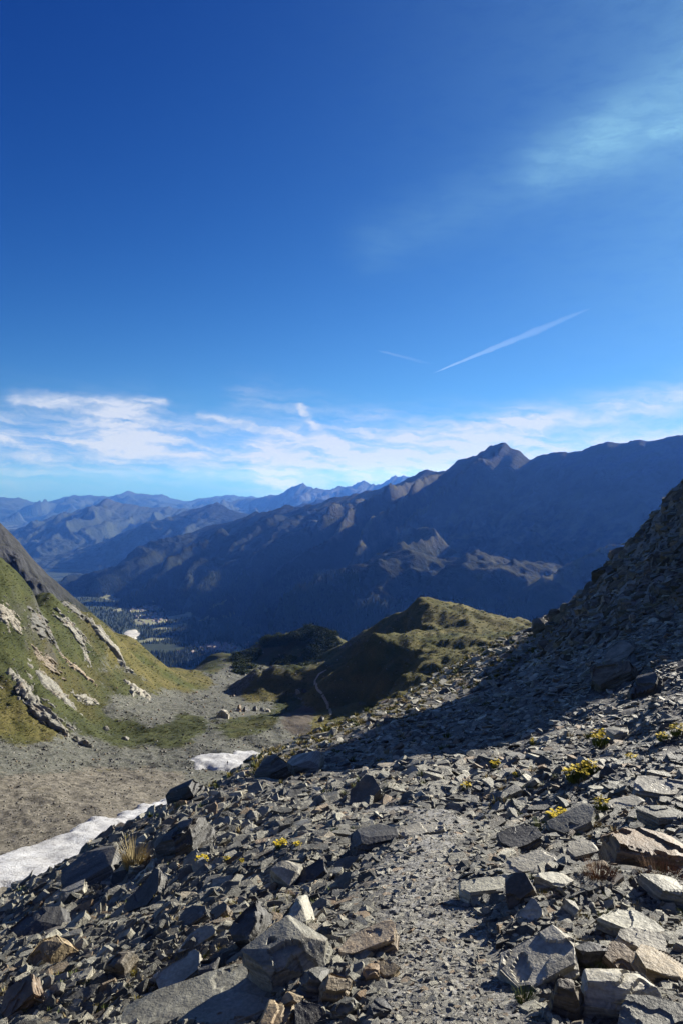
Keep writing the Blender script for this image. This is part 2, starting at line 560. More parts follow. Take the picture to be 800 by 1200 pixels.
def mountain_mat(name, forest, meadow, rock, tree_z=-250.0, spread=350.0, scale=1.0):
    m, N = new_mat(name)
    t = N.n('ShaderNodeTexCoord').outputs['Object']
    n0 = N.noise(t, 0.0012 * scale, 6, 0.62)
    n1 = N.noise(t, 0.006 * scale, 6, 0.68)
    n2 = N.noise(t, 0.03 * scale, 5, 0.7)
    z = N.sep(t)[2]
    hz = N.m('ADD', z, N.m('ADD', N.m('MULTIPLY', N.m('SUBTRACT', n0, 0.5), 900), N.m('MULTIPLY', N.m('SUBTRACT', n1, 0.5), 500)))
    up = N.smooth(hz, tree_z - spread * 0.5, tree_z + spread * 0.5)
    top = N.smooth(hz, tree_z + spread * 0.9, tree_z + spread * 2.2)
    c = N.mix(N.smooth(n2, 0.3, 0.7), forest, tuple(f * 1.7 for f in forest))
    md = N.mix(N.smooth(n1, 0.35, 0.65), meadow, tuple(f * 1.45 for f in meadow))
    c = N.mix(up, c, md)
    rk = N.mix(N.smooth(n2, 0.3, 0.7), tuple(f * 0.7 for f in rock), rock)
    c = N.mix(N.m('MULTIPLY', top, N.smooth(n1, 0.35, 0.6)), c, rk)
    nz = N.sep(N.n('ShaderNodeNewGeometry').outputs['Normal'])[2]
    c = N.mix(N.smooth(N.m('ADD', nz, N.m('MULTIPLY', N.m('SUBTRACT', n1, 0.5), 0.25)), 0.62, 0.47, 0, 0.7), c, N.mix(up, tuple(f * 2.0 for f in forest), rk))
    finish(N, c, 0.95, 0.05, bump(N, N.m('ADD', n2, N.m('MULTIPLY', n1, 1.5)), 0.8, 25.0 / scale))
    return m


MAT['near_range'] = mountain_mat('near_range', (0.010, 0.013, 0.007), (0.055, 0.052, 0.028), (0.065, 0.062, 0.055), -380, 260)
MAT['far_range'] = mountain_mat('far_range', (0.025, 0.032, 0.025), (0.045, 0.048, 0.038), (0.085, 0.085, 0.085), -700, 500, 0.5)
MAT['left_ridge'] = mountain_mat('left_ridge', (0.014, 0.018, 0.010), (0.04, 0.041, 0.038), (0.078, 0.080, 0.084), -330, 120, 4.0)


def flat_mat(name, lo, hi, scale, rough=0.9, bd=0.0, bs=0.5, spec=0.1):
    m, N = new_mat(name)
    t = N.n('ShaderNodeTexCoord').outputs['Object']
    n = N.noise(t, scale, 6, 0.65)
    n2 = N.noise(t, scale * 7, 4, 0.65)
    f = N.smooth(N.m('ADD', N.m('MULTIPLY', n, 0.65), N.m('MULTIPLY', n2, 0.35)), 0.35, 0.65)
    finish(N, N.mix(f, lo, hi), rough, spec, bump(N, N.m('ADD', n, N.m('MULTIPLY', n2, 0.4)), bs, bd) if bd else None)
    return m


def snow_mat():
    m, N = new_mat('old_snow')
    t = N.n('ShaderNodeTexCoord').outputs['Object']
    n1 = N.noise(t, 0.08, 5, 0.6)
    n2 = N.noise(t, 0.9, 6, 0.75)
    n3 = N.noise(t, 3.0, 3, 0.7)
    c = N.mix(N.smooth(n1, 0.35, 0.7), (0.56, 0.56, 0.55), (0.42, 0.41, 0.39))
    c = N.mix(N.smooth(N.m('ADD', N.m('MULTIPLY', n2, 0.7), N.m('MULTIPLY', n3, 0.3)), 0.47, 0.63, 0, 0.75), c, (0.20, 0.19, 0.175))
    finish(N, c, 0.7, 0.2, bump(N, N.m('ADD', n2, n3), 0.9, 0.35))
    return m


MAT['snow'] = snow_mat()
MAT['forest_floor'] = flat_mat('forest_floor', (0.02, 0.03, 0.017), (0.045, 0.058, 0.028), 0.004)
MAT['plain'] = flat_mat('plain_ground', (0.04, 0.055, 0.03), (0.08, 0.085, 0.05), 0.0006)
MAT['field'] = flat_mat('hay_meadow', (0.13, 0.14, 0.07), (0.25, 0.245, 0.15), 0.01)
MAT['gravel'] = flat_mat('gravel_bed', (0.38, 0.36, 0.33), (0.62, 0.60, 0.55), 0.02)
MAT['trail'] = flat_mat('trail_dust', (0.26, 0.22, 0.15), (0.38, 0.33, 0.24), 0.3)
MAT['spruce'] = flat_mat('spruce', (0.016, 0.026, 0.013), (0.04, 0.055, 0.026), 0.05)
MAT['house_wall'] = flat_mat('house_wall', (0.45, 0.42, 0.38), (0.62, 0.60, 0.56), 0.05)
MAT['house_roof'] = flat_mat('house_roof', (0.16, 0.13, 0.12), (0.30, 0.26, 0.24), 0.05)
MAT['petal'] = flat_mat('yellow_petal', (0.58, 0.40, 0.012), (0.75, 0.58, 0.03), 40, 0.7)
MAT['leaf'] = flat_mat('leaf_green', (0.05, 0.075, 0.015), (0.11, 0.13, 0.03), 30, 0.7)
MAT['straw'] = flat_mat('dry_grass', (0.27, 0.21, 0.10), (0.42, 0.35, 0.19), 20, 0.8)
MAT['russet'] = flat_mat('russet_grass', (0.13, 0.07, 0.04), (0.22, 0.13, 0.07), 20, 0.8)
MAT['moss'] = flat_mat('yellow_green_turf', (0.10, 0.09, 0.015), (0.24, 0.19, 0.035), 0.8, 0.85)
MAT['sedge'] = flat_mat('sedge', (0.05, 0.06, 0.016), (0.11, 0.115, 0.036), 0.15, 0.85)
MAT['straw_dark'] = flat_mat('withered_grass', (0.11, 0.095, 0.036), (0.18, 0.15, 0.065), 0.15, 0.85)
MAT['shrub'] = flat_mat('alder_leaf', (0.022, 0.036, 0.010), (0.055, 0.07, 0.02), 0.3, 0.8)
MAT['jacket'] = flat_mat('dark_jacket', (0.02, 0.02, 0.025), (0.04, 0.04, 0.05), 5)
MAT['trousers'] = flat_mat('dark_trousers', (0.025, 0.025, 0.03), (0.05, 0.05, 0.05), 5)
MAT['skin'] = flat_mat('skin', (0.45, 0.28, 0.2), (0.5, 0.32, 0.24), 5)
MAT['hair'] = flat_mat('hair', (0.02, 0.015, 0.01), (0.04, 0.03, 0.02), 20)
MAT['pack'] = flat_mat('backpack_cloth', (0.03, 0.03, 0.05), (0.05, 0.05, 0.08), 8)

# ------------------------------------------------------------------ near slope
NEAR = []


def colpts(u, s, store):
    for pair in s.split():
        v, y = pair.split(':')
        store.append((u, float(v), float(y)))


for u, s in [
    (-700, '1500:1.6 1420:3 1380:6 1400:12 1500:30 1600:70'),
    (-300, '1340:1.6 1240:2.8 1205:4.5 1190:7 1230:13 1330:25 1450:60'),
    (0, '1270:2.0 1200:2.8 1125:4.6 1098:6.8 1078:10.5 1120:16 1220:30 1320:60 1420:120'),
    (100, '1290:1.7 1200:2.6 1112:4.0 1064:6.5 1036:10 1012:16 1044:24 1120:45 1250:100'),
    (200, '1200:2.45 1100:3.6 1030:6 988:10 970:17 956:26 984:38 1060:70 1180:140'),
    (300, '1320:1.5 1200:2.35 1100:3.3 1010:5.6 965:9 930:16 905:26 886:40 915:60 1000:100 1100:160'),
    (400, '1200:2.25 1100:3.0 1010:4.7 972:6.6 945:11 900:22 870:36 846:56 870:80 940:130 1000:170'),
    (500, '1400:1.3 1200:2.2 1100:2.95 1000:4.2 968:5.4 947:7.5 925:11 890:18 850:31 820:50 797:76 815:100 870:140 930:170'),
    (600, '1200:2.15 1100:2.9 1000:4.3 960:5.8 930:8 890:13 850:20 810:33 770:60 745:92 760:120 820:160'),
    (640, '765:55 738:88 732:100 750:125 820:160'),
    (700, '1400:1.25 1200:2.1 1100:2.8 1000:4.2 950:5.7 900:8.5 850:13 800:20 750:31 705:48 678:70 700:90 760:130'),
    (800, '1200:2.05 1100:2.75 1000:4.0 950:5.2 900:7.2 850:10 800:14.5 750:20 700:26 655:34 608:45 568:60 600:75 690:120'),
    (900, '470:50 455:56 490:68 600:120'),
    (950, '1400:1.2 1200:1.95 1000:3.6 900:6 800:10 700:16 600:24 500:35 415:43 388:47 440:62 580:120'),
    (990, '600:22 480:34 360:41 336:45 385:54 520:90'),
    (1040, '1200:1.85 1000:3.4 900:5.5 800:9 700:14 620:20 520:30 400:39 378:43 425:54 540:90'),
    (1100, '700:13.5 620:18 540:27 465:37 450:42 490:55'),
    (1150, '1200:1.8 1000:3.2 900:5 800:8 700:13 630:18 560:26 505:35 495:40 540:55 620:110'),
    (1400, '1200:1.6 1000:2.8 850:5 740:9 660:14 610:20 585:28 575:36 600:46 640:120'),
    (1900, '1200:1.3 1000:2.2 800:5 700:10 640:20 600:40 600:120'),
]:
    colpts(u, s, NEAR)
near_tps = TPS(NEAR, 2e-4)
PATH = np.array([P(560, 1260, 1.85)[:2], P(530, 1200, 2.2)[:2], P(520, 1130, 2.7)[:2], P(495, 1070, 3.3)[:2], P(480, 1020, 4.0)[:2],
                 P(500, 985, 4.8)[:2], P(520, 962, 5.9)[:2], P(500, 950, 7.2)[:2], P(440, 948, 8.6)[:2]])


def seg_dist(X, Y, L):
    d = np.full(np.shape(X), 1e9)
    for a, b in zip(L[:-1], L[1:]):
        ab = b - a
        t = np.clip(((X - a[0]) * ab[0] + (Y - a[1]) * ab[1]) / (ab @ ab), 0, 1)
        d = np.minimum(d, np.hypot(X - a[0] - t * ab[0], Y - a[1] - t * ab[1]))
    return d


def near_cliff(X, Y):
    """1 on the crag that rises to the right"""
    u = HU + FPX * X / Y
    b = np.log(Y)
    lo = 2.72 + 0.0 * u
    edge = sstep(b, 3.05 + (800 - u) / 900 * 1.5, 3.35 + (800 - u) / 900 * 1.5)
    return edge * sstep(u, 600, 680)


def near_z(X, Y, spacing=None):
    z = near_tps.z(X, Y)
    pd = seg_dist(X, Y, PATH)
    pm = 1 - sstep(pd, 0.15, 0.42)
    cl = near_cliff(X, Y)
    rough = 1 - 0.85 * pm
    # lumps of every size, each only as large as its place allows
    for lam, amp in ((24, 0.9), (11, 0.42), (5, 0.22), (2.3, 0.13), (1.1, 0.09), (0.5, 0.055), (0.24, 0.028)):
        k = sstep(Y, lam * 0.5, lam * 1.6) if lam > 2 else 1.0
        k = k * (1 - sstep(Y, lam * 120, lam * 260))
        z = z + amp * k * rough * perlin(X / lam, Y / lam, int(lam * 7) % 97)
    # ledges of dipping slate
    q = (0.80 * X - 0.25 * Y + 1.2 * z)
    for lam, amp in ((3.2, 0.30), (1.2, 0.14)):
        s = q / lam + 0.8 * perlin(X / (lam * 2.5), Y / (lam * 2.5), 41)
        st = s - np.floor(s)
        z = z + (amp * 0.6 * rough * sstep(Y, 2.5, 12) + 0.8 * amp * cl) * (sstep(st, 0.0, 0.35) - st)
    z = z + cl * (ridged(X / 11, Y / 11, 3, 0.45, 5) - 0.6) * 0.9
    return z


aa = np.unique(np.r_[np.linspace(-1.6, -0.5, 50), np.linspace(-0.5, 0.5, 410), np.linspace(0.5, 2.0, 90)])
bb = np.linspace(math.log(1.2), math.log(170), 440)
A_, B_ = np.meshgrid(aa, bb)
Yn = np.exp(B_)
Xn = A_ * Yn
Zn = near_z(Xn, Yn)
un, vn = HU + FPX * Xn / Yn, HV - FPX * Zn / Yn
pathm = 1 - sstep(seg_dist(Xn, Yn, PATH) + 0.10 * perlin(Xn * 2.2, Yn * 2.2, 3), 0.08, 0.26)
cliffm = near_cliff(Xn, Yn)
GL = np.array([P(180, 950, 26)[:2], P(300, 895, 40)[:2], P(400, 850, 56)[:2], P(500, 805, 76)[:2], P(600, 750, 92)[:2]])
wl = 0.13 * Yn + 2
grassm = np.exp(-(seg_dist(Xn, Yn, GL) / wl) ** 2) * 0.62 * sstep(Yn, 14, 30) * (1 - cliffm)
grassm = grassm + 0.18 * sstep(fbm(Xn / 1.7, Yn / 1.7, 4, 0.5, 77), 0.35, 0.7) * (1 - pathm) * (1 - cliffm)
me, near_co, near_f = grid_mesh('scree_slope', Xn, Yn, Zn, smooth=False, attrs={'path': pathm, 'grass': grassm, 'cliff': cliffm})
tag(link('scree_slope', me, mat=MAT['scree_ground']), kind='structure')
near_bvh = BVHTree.FromPolygons(near_co.tolist(), near_f.tolist())

# ------------------------------------------------------------------ middle valley
MID = []
for u, s in [
    (-600, '90:1020 130:940 180:800 240:620 300:480 360:430 450:520 700:700 1200:800'),
    (-300, '60:1250 110:1040 170:930 230:800 280:680 330:560 360:535 430:600 600:740 1000:840 1600:1000'),
    (-100, '60:1250 130:1040 180:975 240:890 290:820 330:725 360:650 385:618 440:680 600:800 1000:860'),
    (0, '50:1400 80:1150 110:1075 135:1032 170:990 220:925 260:888 300:858 330:815 360:745 390:668 440:700 540:800 800:860 1400:950'),
    (30, '330:830 370:760 400:700 428:678 470:705'),
    (60, '350:822 390:785 430:742 480:696 530:722 600:785'),
    (80, '440:760 520:704 580:735'),
    (100, '60:1300 110:1100 150:1015 190:960 240:925 290:893 340:865 400:830 450:785 510:740 560:712 630:745 760:810 1100:880'),
    (150, '430:830 520:795 600:765 660:745 740:775 900:830'),
    (200, '80:1250 150:1020 220:945 270:912 310:890 370:864 450:836 560:812 680:795 790:784 880:800 1050:850 1500:1000'),
    (240, '300:898 360:868 430:842 520:820 650:800 800:787 950:778 1080:773 1200:800 1500:900'),
    (300, '120:1060 200:975 270:920 315:892 380:862 450:840 540:822 650:808 800:793 950:782 1070:774 1200:800 1500:920'),
    (350, '330:890 400:862 480:840 560:824 680:806 800:793 950:780 1080:772 1250:800'),
    (390, '330:895 400:862 460:842 520:828 600:800 700:790 850:776 1000:768 1150:790'),
    (420, '200:980 300:905 380:865 430:842 480:826 540:790 600:772 680:762 800:772 1000:766 1200:830'),
    (445, '200:970 300:890 390:856 420:846 460:836 520:822 600:808 700:795 850:776 1000:768'),
    (500, '200:955 300:875 390:850 460:836 520:822 600:808 700:795 850:778 1000:768'),
    (560, '200:930 300:860 390:840 460:830 520:818 600:804 700:790 900:775'),
    (640, '200:890 300:835 400:820 500:812 600:800 800:785'),
    (800, '100:1000 200:860 300:780 380:745 450:765 700:800 1200:900'),
    (1100, '90:980 200:840 320:760 420:740 600:780 1200:860'),
]:
    for pair in s.split():
        y, v = pair.split(':')
        MID.append((u, float(v), float(y)))
mid_tps = TPS(MID, 5e-5, 1.0)
HTOP = [(487, 700, 655), (520, 704, 660), (560, 714, 640), (610, 733, 600), (640, 745, 560), (500, 720, 610), (530, 718, 610), (495, 738, 580), (520, 742, 565), (560, 742, 540), (600, 750, 500), (437, 745, 545), (462, 755, 520),
        (500, 765, 500), (540, 768, 480), (500, 774, 470), (478, 790, 445), (520, 793, 430), (560, 783, 420), (455, 812, 420), (490, 820, 400), (430, 838, 390), (470, 843, 370), (520, 830, 365), (600, 780, 400), (660, 760, 420),
        (700, 780, 350), (600, 840, 300), (700, 850, 260), (470, 735, 600), (450, 740, 650), (440, 740, 700), (560, 740, 760)]
top_tps = TPS(HTOP, 5e-5, 1.0)
HRIDGE1 = [(487, 702, 655), (455, 721, 678), (430, 737, 695), (402, 752, 715)]
HRIDGE2 = [(437, 746, 545), (420, 766, 541), (402, 788, 536)]
HILL = np.array([P(*p)[:2] for p in [(425, 838, 388), (455, 812, 420), (478, 792, 445), (497, 773, 470), (488, 766, 490), (462, 755, 520), (437, 745, 545), (462, 742, 572), (490, 737, 585), (483, 706, 635), (486, 700, 657),
                                     (520, 705, 690), (620, 735, 640), (720, 760, 520), (760, 800, 320), (560, 880, 280), (440, 850, 350)]])


def in_poly(x, y, poly):
    c = np.zeros(np.shape(x), bool)
    n = len(poly)
    for i in range(n):
        x0, y0 = poly[i]
        x1, y1 = poly[(i + 1) % n]
        k = ((y0 > y) != (y1 > y)) & (x < (x1 - x0) * (y - y0) / (y1 - y0 + 1e-12) + x0)
        c ^= k
    return c


def hump(X, Y, u, Yc, h, sl, sr, sf, sb, foot_v=None):
    """hill of height h with its own steepness to the left, right, front and back"""
    xc = (u - HU) / FPX * Yc
    dx_, dy_ = X - xc, Y - Yc
    wx = np.where(dx_ < 0, sl, sr)
    wy = np.where(dy_ < 0, sf, sb)
    r = np.sqrt((dx_ / wx) ** 2 + (dy_ / wy) ** 2)
    return h * np.clip(1 - sstep(r, 0, 1.0), 0, 1)


def mid_z(X, Y):
    z = mid_tps.z(X, Y)
    kb = 1 + 0.3 * fbm(X / 30, Y / 30, 4, 0.5, 18)
    z = z + kb * hump(X, Y, 313, 640, 19, 30, 75, 55, 70)
    z = z + kb * hump(X, Y, 286, 655, 8, 18, 45, 35, 40)
    kn = 1 + 0.35 * fbm(X / 70, Y / 70, 4, 0.5, 17)
    z = z + kn * hump(X, Y, 350, 1000, 40, 125, 100, 110, 120)
    z = z + kn * hump(X, Y, 375, 960, 14, 60, 60, 50, 60)
    # grassy hill with a cliffed left edge
    top = top_tps.z(X, Y) + 2.2 * fbm(X / 26, Y / 34, 5, 0.52, 61) + 1.2 * (ridged(X / 18, Y / 22, 3, 0.5, 66) - 0.7)
    ew = np.stack([perlin(X / 22, Y / 22, 73), perlin(X / 22, Y / 22, 74)]) * 5.0
    sd = seg_dist(X + ew[0], Y + ew[1], np.r_[HILL, HILL[:1]])
    sd = np.where(in_poly(X + ew[0], Y + ew[1], HILL), sd, -sd)
    wdt = np.clip(0.85 * (top - z), 12, 48)
    rp = np.clip((sd + wdt) / (1.05 * wdt), 0, 1)
    z = np.where(sd > -wdt, z + np.maximum(top - z, 0) * (0.75 * rp + 0.25 * rp * rp * (3 - 2 * rp)), z)
    for line, m in ((HRIDGE1, 0.80), (HRIDGE2, 0.85)):
        L3 = np.array([P(*p) for p in line])
        best = np.full(np.shape(X), -1e9)
        for a, b in zip(L3[:-1], L3[1:]):
            ab = b[:2] - a[:2]
            t = np.clip(((X - a[0]) * ab[0] + (Y - a[1]) * ab[1]) / (ab @ ab), 0, 1)
            dd = np.hypot(X - a[0] - t * ab[0], Y - a[1] - t * ab[1])
            best = np.maximum(best, a[2] + t * (b[2] - a[2]) - m * np.sqrt(dd * dd + 9.0) + 1.5)
        best = best + 2.0 * fbm(X / 24, Y / 24, 4, 0.5, 69)
        z = np.where(Y > 380, 2.0 * np.logaddexp(z / 2.0, best / 2.0), z)
    far = sstep(Y, 160, 320)
    z = z + far * 2.6 * fbm(X / 60, Y / 60, 5, 0.52, 21) + 0.7 * fbm(X / 9, Y / 9, 4, 0.55, 33) * sstep(Y, 60, 200)
    u = HU + FPX * X / Y
    sl = (1 - sstep(u, 60, 210)) * sstep(Y, 280, 340)
    z = z + sl * ((ridged(X / 55 + 0.4 * Y / 55, Y / 90, 3, 0.45, 51) - 0.7) * 2.2 + 1.3 * fbm(X / 11, Y / 14, 4, 0.55, 57))
    return z


aa = np.unique(np.r_[np.linspace(-1.1, -0.5, 50), np.linspace(-0.5, 0.35, 360), np.linspace(0.35, 0.9, 50)])
bb = np.r_[np.linspace(math.log(50), math.log(180), 70)[:-1], np.linspace(math.log(180), math.log(1300), 330), np.linspace(math.log(1310), math.log(2200), 30)]
A_, B_ = np.meshgrid(aa, bb)
Ym = np.exp(B_)
Xm = A_ * Ym
Zm = mid_z(Xm, Ym)
um, vm = HU + FPX * Xm / Ym, HV - FPX * Zm / Ym
COVER = [  # column, row, what grows there (g green, d dry grass, s scree, t tan scree, r reddish earth)
    (-60, 700, 'g'), (0, 700, 'g'), (0, 760, 'g'), (0, 830, 'd'), (50, 740, 'g'), (60, 800, 'g'), (100, 760, 'g'), (100, 820, 'g'), (30, 860, 'd'), (150, 800, 'g'),
    (150, 860, 'g'), (200, 860, 'g'), (230, 845, 'g'), (120, 850, 'g'), (150, 760, 'd'), (190, 795, 'd'), (215, 805, 'd'), (235, 795, 'd'), (170, 780, 'd'),
    (0, 890, 's'), (50, 885, 's'), (100, 880, 's'), (150, 890, 's'), (200, 893, 's'), (250, 870, 's'), (240, 835, 's'), (270, 830, 's'), (230, 820, 's'), (300, 830, 's'), (290, 870, 's'),
    (210, 812, 's'), (180, 838, 's'), (140, 832, 's'), (0, 930, 't'), (50, 925, 't'), (100, 920, 't'), (150, 915, 't'), (190, 915, 't'), (0, 970, 't'), (60, 970, 't'), (120, 945, 't'), (0, 1010, 't'), (40, 1000, 't'),
    (240, 905, 's'), (250, 785, 'g'), (275, 785, 's'), (260, 792, 's'), (280, 778, 'g'), (300, 815, 'd'), (320, 800, 'd'), (345, 800, 'd'), (340, 825, 'g'), (310, 843, 'g'), (280, 855, 'g'), (270, 815, 's'),
    (355, 838, 'r'), (345, 850, 'r'), (330, 862, 's'), (370, 820, 'd'), (380, 845, 'd'), (400, 830, 'd'), (400, 790, 'd'), (370, 790, 'd'), (350, 780, 'g'), (380, 775, 'd'),
    (340, 745, 'g'), (380, 745, 'g'), (310, 760, 'g'), (420, 800, 'd'), (440, 780, 'd'), (470, 740, 'd'), (500, 720, 'd'), (520, 750, 'd'), (560, 740, 'd'), (600, 750, 'd'),
    (500, 790, 'd'), (460, 830, 'd'), (540, 790, 'd'), (650, 760, 'd'), (800, 760, 'd'),
]
cw = np.array([(c[0], c[1]) for c in COVER], float)
ct = np.array([c[2] for c in COVER])
masks = {k: np.zeros(um.shape) for k in 'gdstr'}
tot = np.zeros(um.shape)
for (cu, cv), k in zip(cw, ct):
    w = 1.0 / ((((um - cu) ** 2 + ((vm - cv) * 1.6) ** 2) / 100.0) + 0.5) ** 2
    masks[k] += w
    tot += w
for k in masks:
    masks[k] /= tot
me, mid_co, mid_f = grid_mesh('valley_terrain', Xm, Ym, Zm, attrs={'green': masks['g'], 'dry': masks['d'], 'tan': masks['t'], 'red': masks['r']})
tag(link('valley_terrain', me, mat=MAT['valley']), kind='structure')
mid_bvh = BVHTree.FromPolygons(mid_co.tolist(), mid_f.tolist())


def ray(u, v, bvh):
    d = Vector(((u - HU) / FPX, 1.0, -(v - HV) / FPX))
    hit, nrm, _, _ = bvh.ray_cast(Vector((0, 0, 0)), d.normalized())
    if hit is None:
        return None, None
    if nrm.z < 0:
        nrm = -nrm
    return hit, nrm


def drop(x, y, bvh):
    hit, nrm, _, _ = bvh.ray_cast(Vector((x, y, 3000)), Vector((0, 0, -1)))
    return hit, nrm


# ------------------------------------------------------------------ far ranges, valley floor, plain
def range_mesh(name, mat, crest, down, width, foot_z, n=420, spur=180.0, spur_len=620.0, jag=14.0, seed=1, rows=150, power=1.15, back=2500.0, stretch=3.4, gain=0.5, bumps=(), fine=220.0, fine_amp=0.10, warp=0.9):
    c = np.array([P(*p) for p in crest])
    L = np.r_[0, np.cumsum(np.hypot(np.diff(c[:, 0]), np.diff(c[:, 1])))]
    s = np.linspace(0, L[-1], n)
    cx, cy, cz = (np.interp(s, L, c[:, i]) for i in range(3))
    jn = ridged(s / 900, s * 0 + seed, 5, 0.55, seed) - 0.8
    cz = cz + jag * jn + jag * 0.45 * fbm(s / 170, s * 0 + 2.5 * seed, 4, 0.6, seed + 1)
    d = np.array(down, float)
    d /= np.hypot(*d)
    tf = np.linspace(0, 1, rows) ** 1.15
    tb = -np.linspace(1, 0, 26)[:-1]
    T = np.r_[tb, tf]
    S, TT = np.meshgrid(s, T, indexing='ij')
    wd = np.where(TT >= 0, width, back)
    X = cx[:, None] + d[0] * TT * wd
    Y = cy[:, None] + d[1] * TT * wd
    at = np.abs(TT)
    fz = np.interp(s, L, np.array([foot_z(p[0], p[1]) for p in c])) if callable(foot_z) else np.full(n, foot_z)
    prof = 1 - (1 - at) ** power
    Z = cz[:, None] - (cz - fz)[:, None] * prof
    w1 = perlin(X / (spur_len * 2.2), Y / (spur_len * 2.2), seed + 3) * warp
    w2 = perlin(X / (spur_len * 0.8), Y / (spur_len * 0.8), seed + 4) * 0.35
    rs = S / spur_len + w1 + w2
    rt = TT * wd / (spur_len * stretch)
    rd = np.tanh((ridged(rs, rt, 6, gain, seed + 7) - 0.75) * 1.1)
    env = (sstep(at, 0.02, 0.42) * (1 - 0.75 * sstep(at, 0.65, 1.0)) + 0.02) * np.clip((cz - fz) / 900.0, 0.06, 1.18)[:, None] ** 2.0
    Z = Z + spur * rd * env
    for bu, bv, bY, brx, bry, rot in bumps:      # foothills with gentle tops
        bc = P(bu, bv, bY)
        ex, ey = X - bc[0], Y - bc[1]
        ex, ey = ex * math.cos(rot) - ey * math.sin(rot), ex * math.sin(rot) + ey * math.cos(rot)
        er = np.sqrt((ex / brx) ** 2 + (ey / bry) ** 2) + 0.25 * w1 + 0.2 * fbm(X / 300, Y / 300, 4, 0.5, 3)
        D = bc[2] - 420 * np.maximum(er, 0) ** 1.8 + 45 * (rd - 0.1)
        k = 60.0
        Z = np.where(er < 2.5, k * np.logaddexp(Z / k, D / k), Z)
    Z = Z + fine_amp * spur * fbm(X / fine, Y / fine, 5, 0.55, seed + 9) * sstep(at, 0.02, 0.2)
    me, co, f = grid_mesh(name, X, Y, Z)
    tag(link(name, me, mat=MAT[mat]), kind='structure')
    return co, f


def floor_z(X, Y):
    return np.interp(Y, [1500, 3000, 4000, 5000, 7000, 9300, 12500, 20000, 60000], [-820, -880, -930, -1000, -1200, -1450, -1800, -1850, -1850])


big_co, big_f = range_mesh('mountain_range', 'near_range', [
    (60, 712, 13500), (95, 690, 12500), (140, 668, 11900), (180, 650, 11400), (220, 628, 11000), (245, 615, 10700), (285, 606, 10200), (330, 594, 9600), (380, 588, 9100), (410, 580, 8800),
    (440, 573, 8500), (480, 560, 8000), (497, 553, 7800), (522, 549, 7500), (540, 540, 7200), (558, 531, 6900), (572, 521, 6650), (588, 519, 6500),
    (603, 529, 6400), (620, 537, 6300), (640, 529, 6200), (680, 524, 6000), (700, 517, 5900), (735, 517, 5750), (765, 513, 5600), (800, 507, 5500), (900, 503, 5200), (1050, 500, 4800), (1300, 495, 4200), (1700, 490, 3600)],
    (-0.50, -0.866), 3100, lambda x, y: float(floor_z(x, y - 1500)) - 40, n=760, spur=300, spur_len=850, jag=34, seed=3, rows=220, power=1.0, gain=0.40, warp=0.6, stretch=5.0, bumps=[(500, 650, 4300, 1000, 900, -0.5), (610, 660, 3900, 800, 800, 0.3)])
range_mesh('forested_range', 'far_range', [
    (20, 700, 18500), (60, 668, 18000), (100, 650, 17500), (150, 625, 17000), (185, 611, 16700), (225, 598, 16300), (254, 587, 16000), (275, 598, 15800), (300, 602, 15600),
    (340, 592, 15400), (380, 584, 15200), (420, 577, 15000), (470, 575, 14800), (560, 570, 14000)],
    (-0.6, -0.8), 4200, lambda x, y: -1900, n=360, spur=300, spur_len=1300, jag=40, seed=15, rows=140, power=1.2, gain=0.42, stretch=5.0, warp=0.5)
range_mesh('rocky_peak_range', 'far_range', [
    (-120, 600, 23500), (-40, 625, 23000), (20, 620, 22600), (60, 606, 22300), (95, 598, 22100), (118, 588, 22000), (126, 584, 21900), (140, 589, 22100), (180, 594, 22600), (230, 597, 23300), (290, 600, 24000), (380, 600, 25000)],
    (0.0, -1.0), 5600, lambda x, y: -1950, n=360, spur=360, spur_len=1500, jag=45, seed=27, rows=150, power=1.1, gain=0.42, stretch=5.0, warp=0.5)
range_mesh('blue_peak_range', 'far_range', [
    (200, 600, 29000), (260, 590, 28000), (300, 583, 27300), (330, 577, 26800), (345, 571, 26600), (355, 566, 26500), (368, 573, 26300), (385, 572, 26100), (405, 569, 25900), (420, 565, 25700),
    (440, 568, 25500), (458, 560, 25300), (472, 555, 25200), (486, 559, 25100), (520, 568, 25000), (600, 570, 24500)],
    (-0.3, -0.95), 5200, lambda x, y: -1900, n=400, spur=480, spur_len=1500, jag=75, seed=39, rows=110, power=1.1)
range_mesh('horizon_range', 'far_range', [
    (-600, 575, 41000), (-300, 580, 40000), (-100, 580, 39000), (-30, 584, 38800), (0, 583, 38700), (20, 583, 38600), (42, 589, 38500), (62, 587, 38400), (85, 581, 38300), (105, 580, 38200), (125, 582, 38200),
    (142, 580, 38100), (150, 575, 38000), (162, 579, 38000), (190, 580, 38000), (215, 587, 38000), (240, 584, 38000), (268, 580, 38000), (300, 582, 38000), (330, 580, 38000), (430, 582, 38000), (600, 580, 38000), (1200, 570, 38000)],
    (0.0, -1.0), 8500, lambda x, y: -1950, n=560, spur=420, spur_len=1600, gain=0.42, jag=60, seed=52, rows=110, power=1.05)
range_mesh('rocky_ridge', 'left_ridge', [
    (-500, 380, 1250), (-300, 470, 1350), (-120, 556, 1450), (-40, 592, 1500), (0, 612, 1530), (15, 628, 1545), (32, 646, 1560), (58, 676, 1580), (85, 698, 1610), (110, 722, 1650), (140, 748, 1700), (170, 775, 1760), (210, 815, 1850)],
    (0.75, -0.66), 620, lambda x, y: -560, n=400, spur=150, spur_len=170, jag=12, seed=64, rows=170, power=1.2, back=900, stretch=1.0, gain=0.58, fine=60.0, fine_amp=0.13)

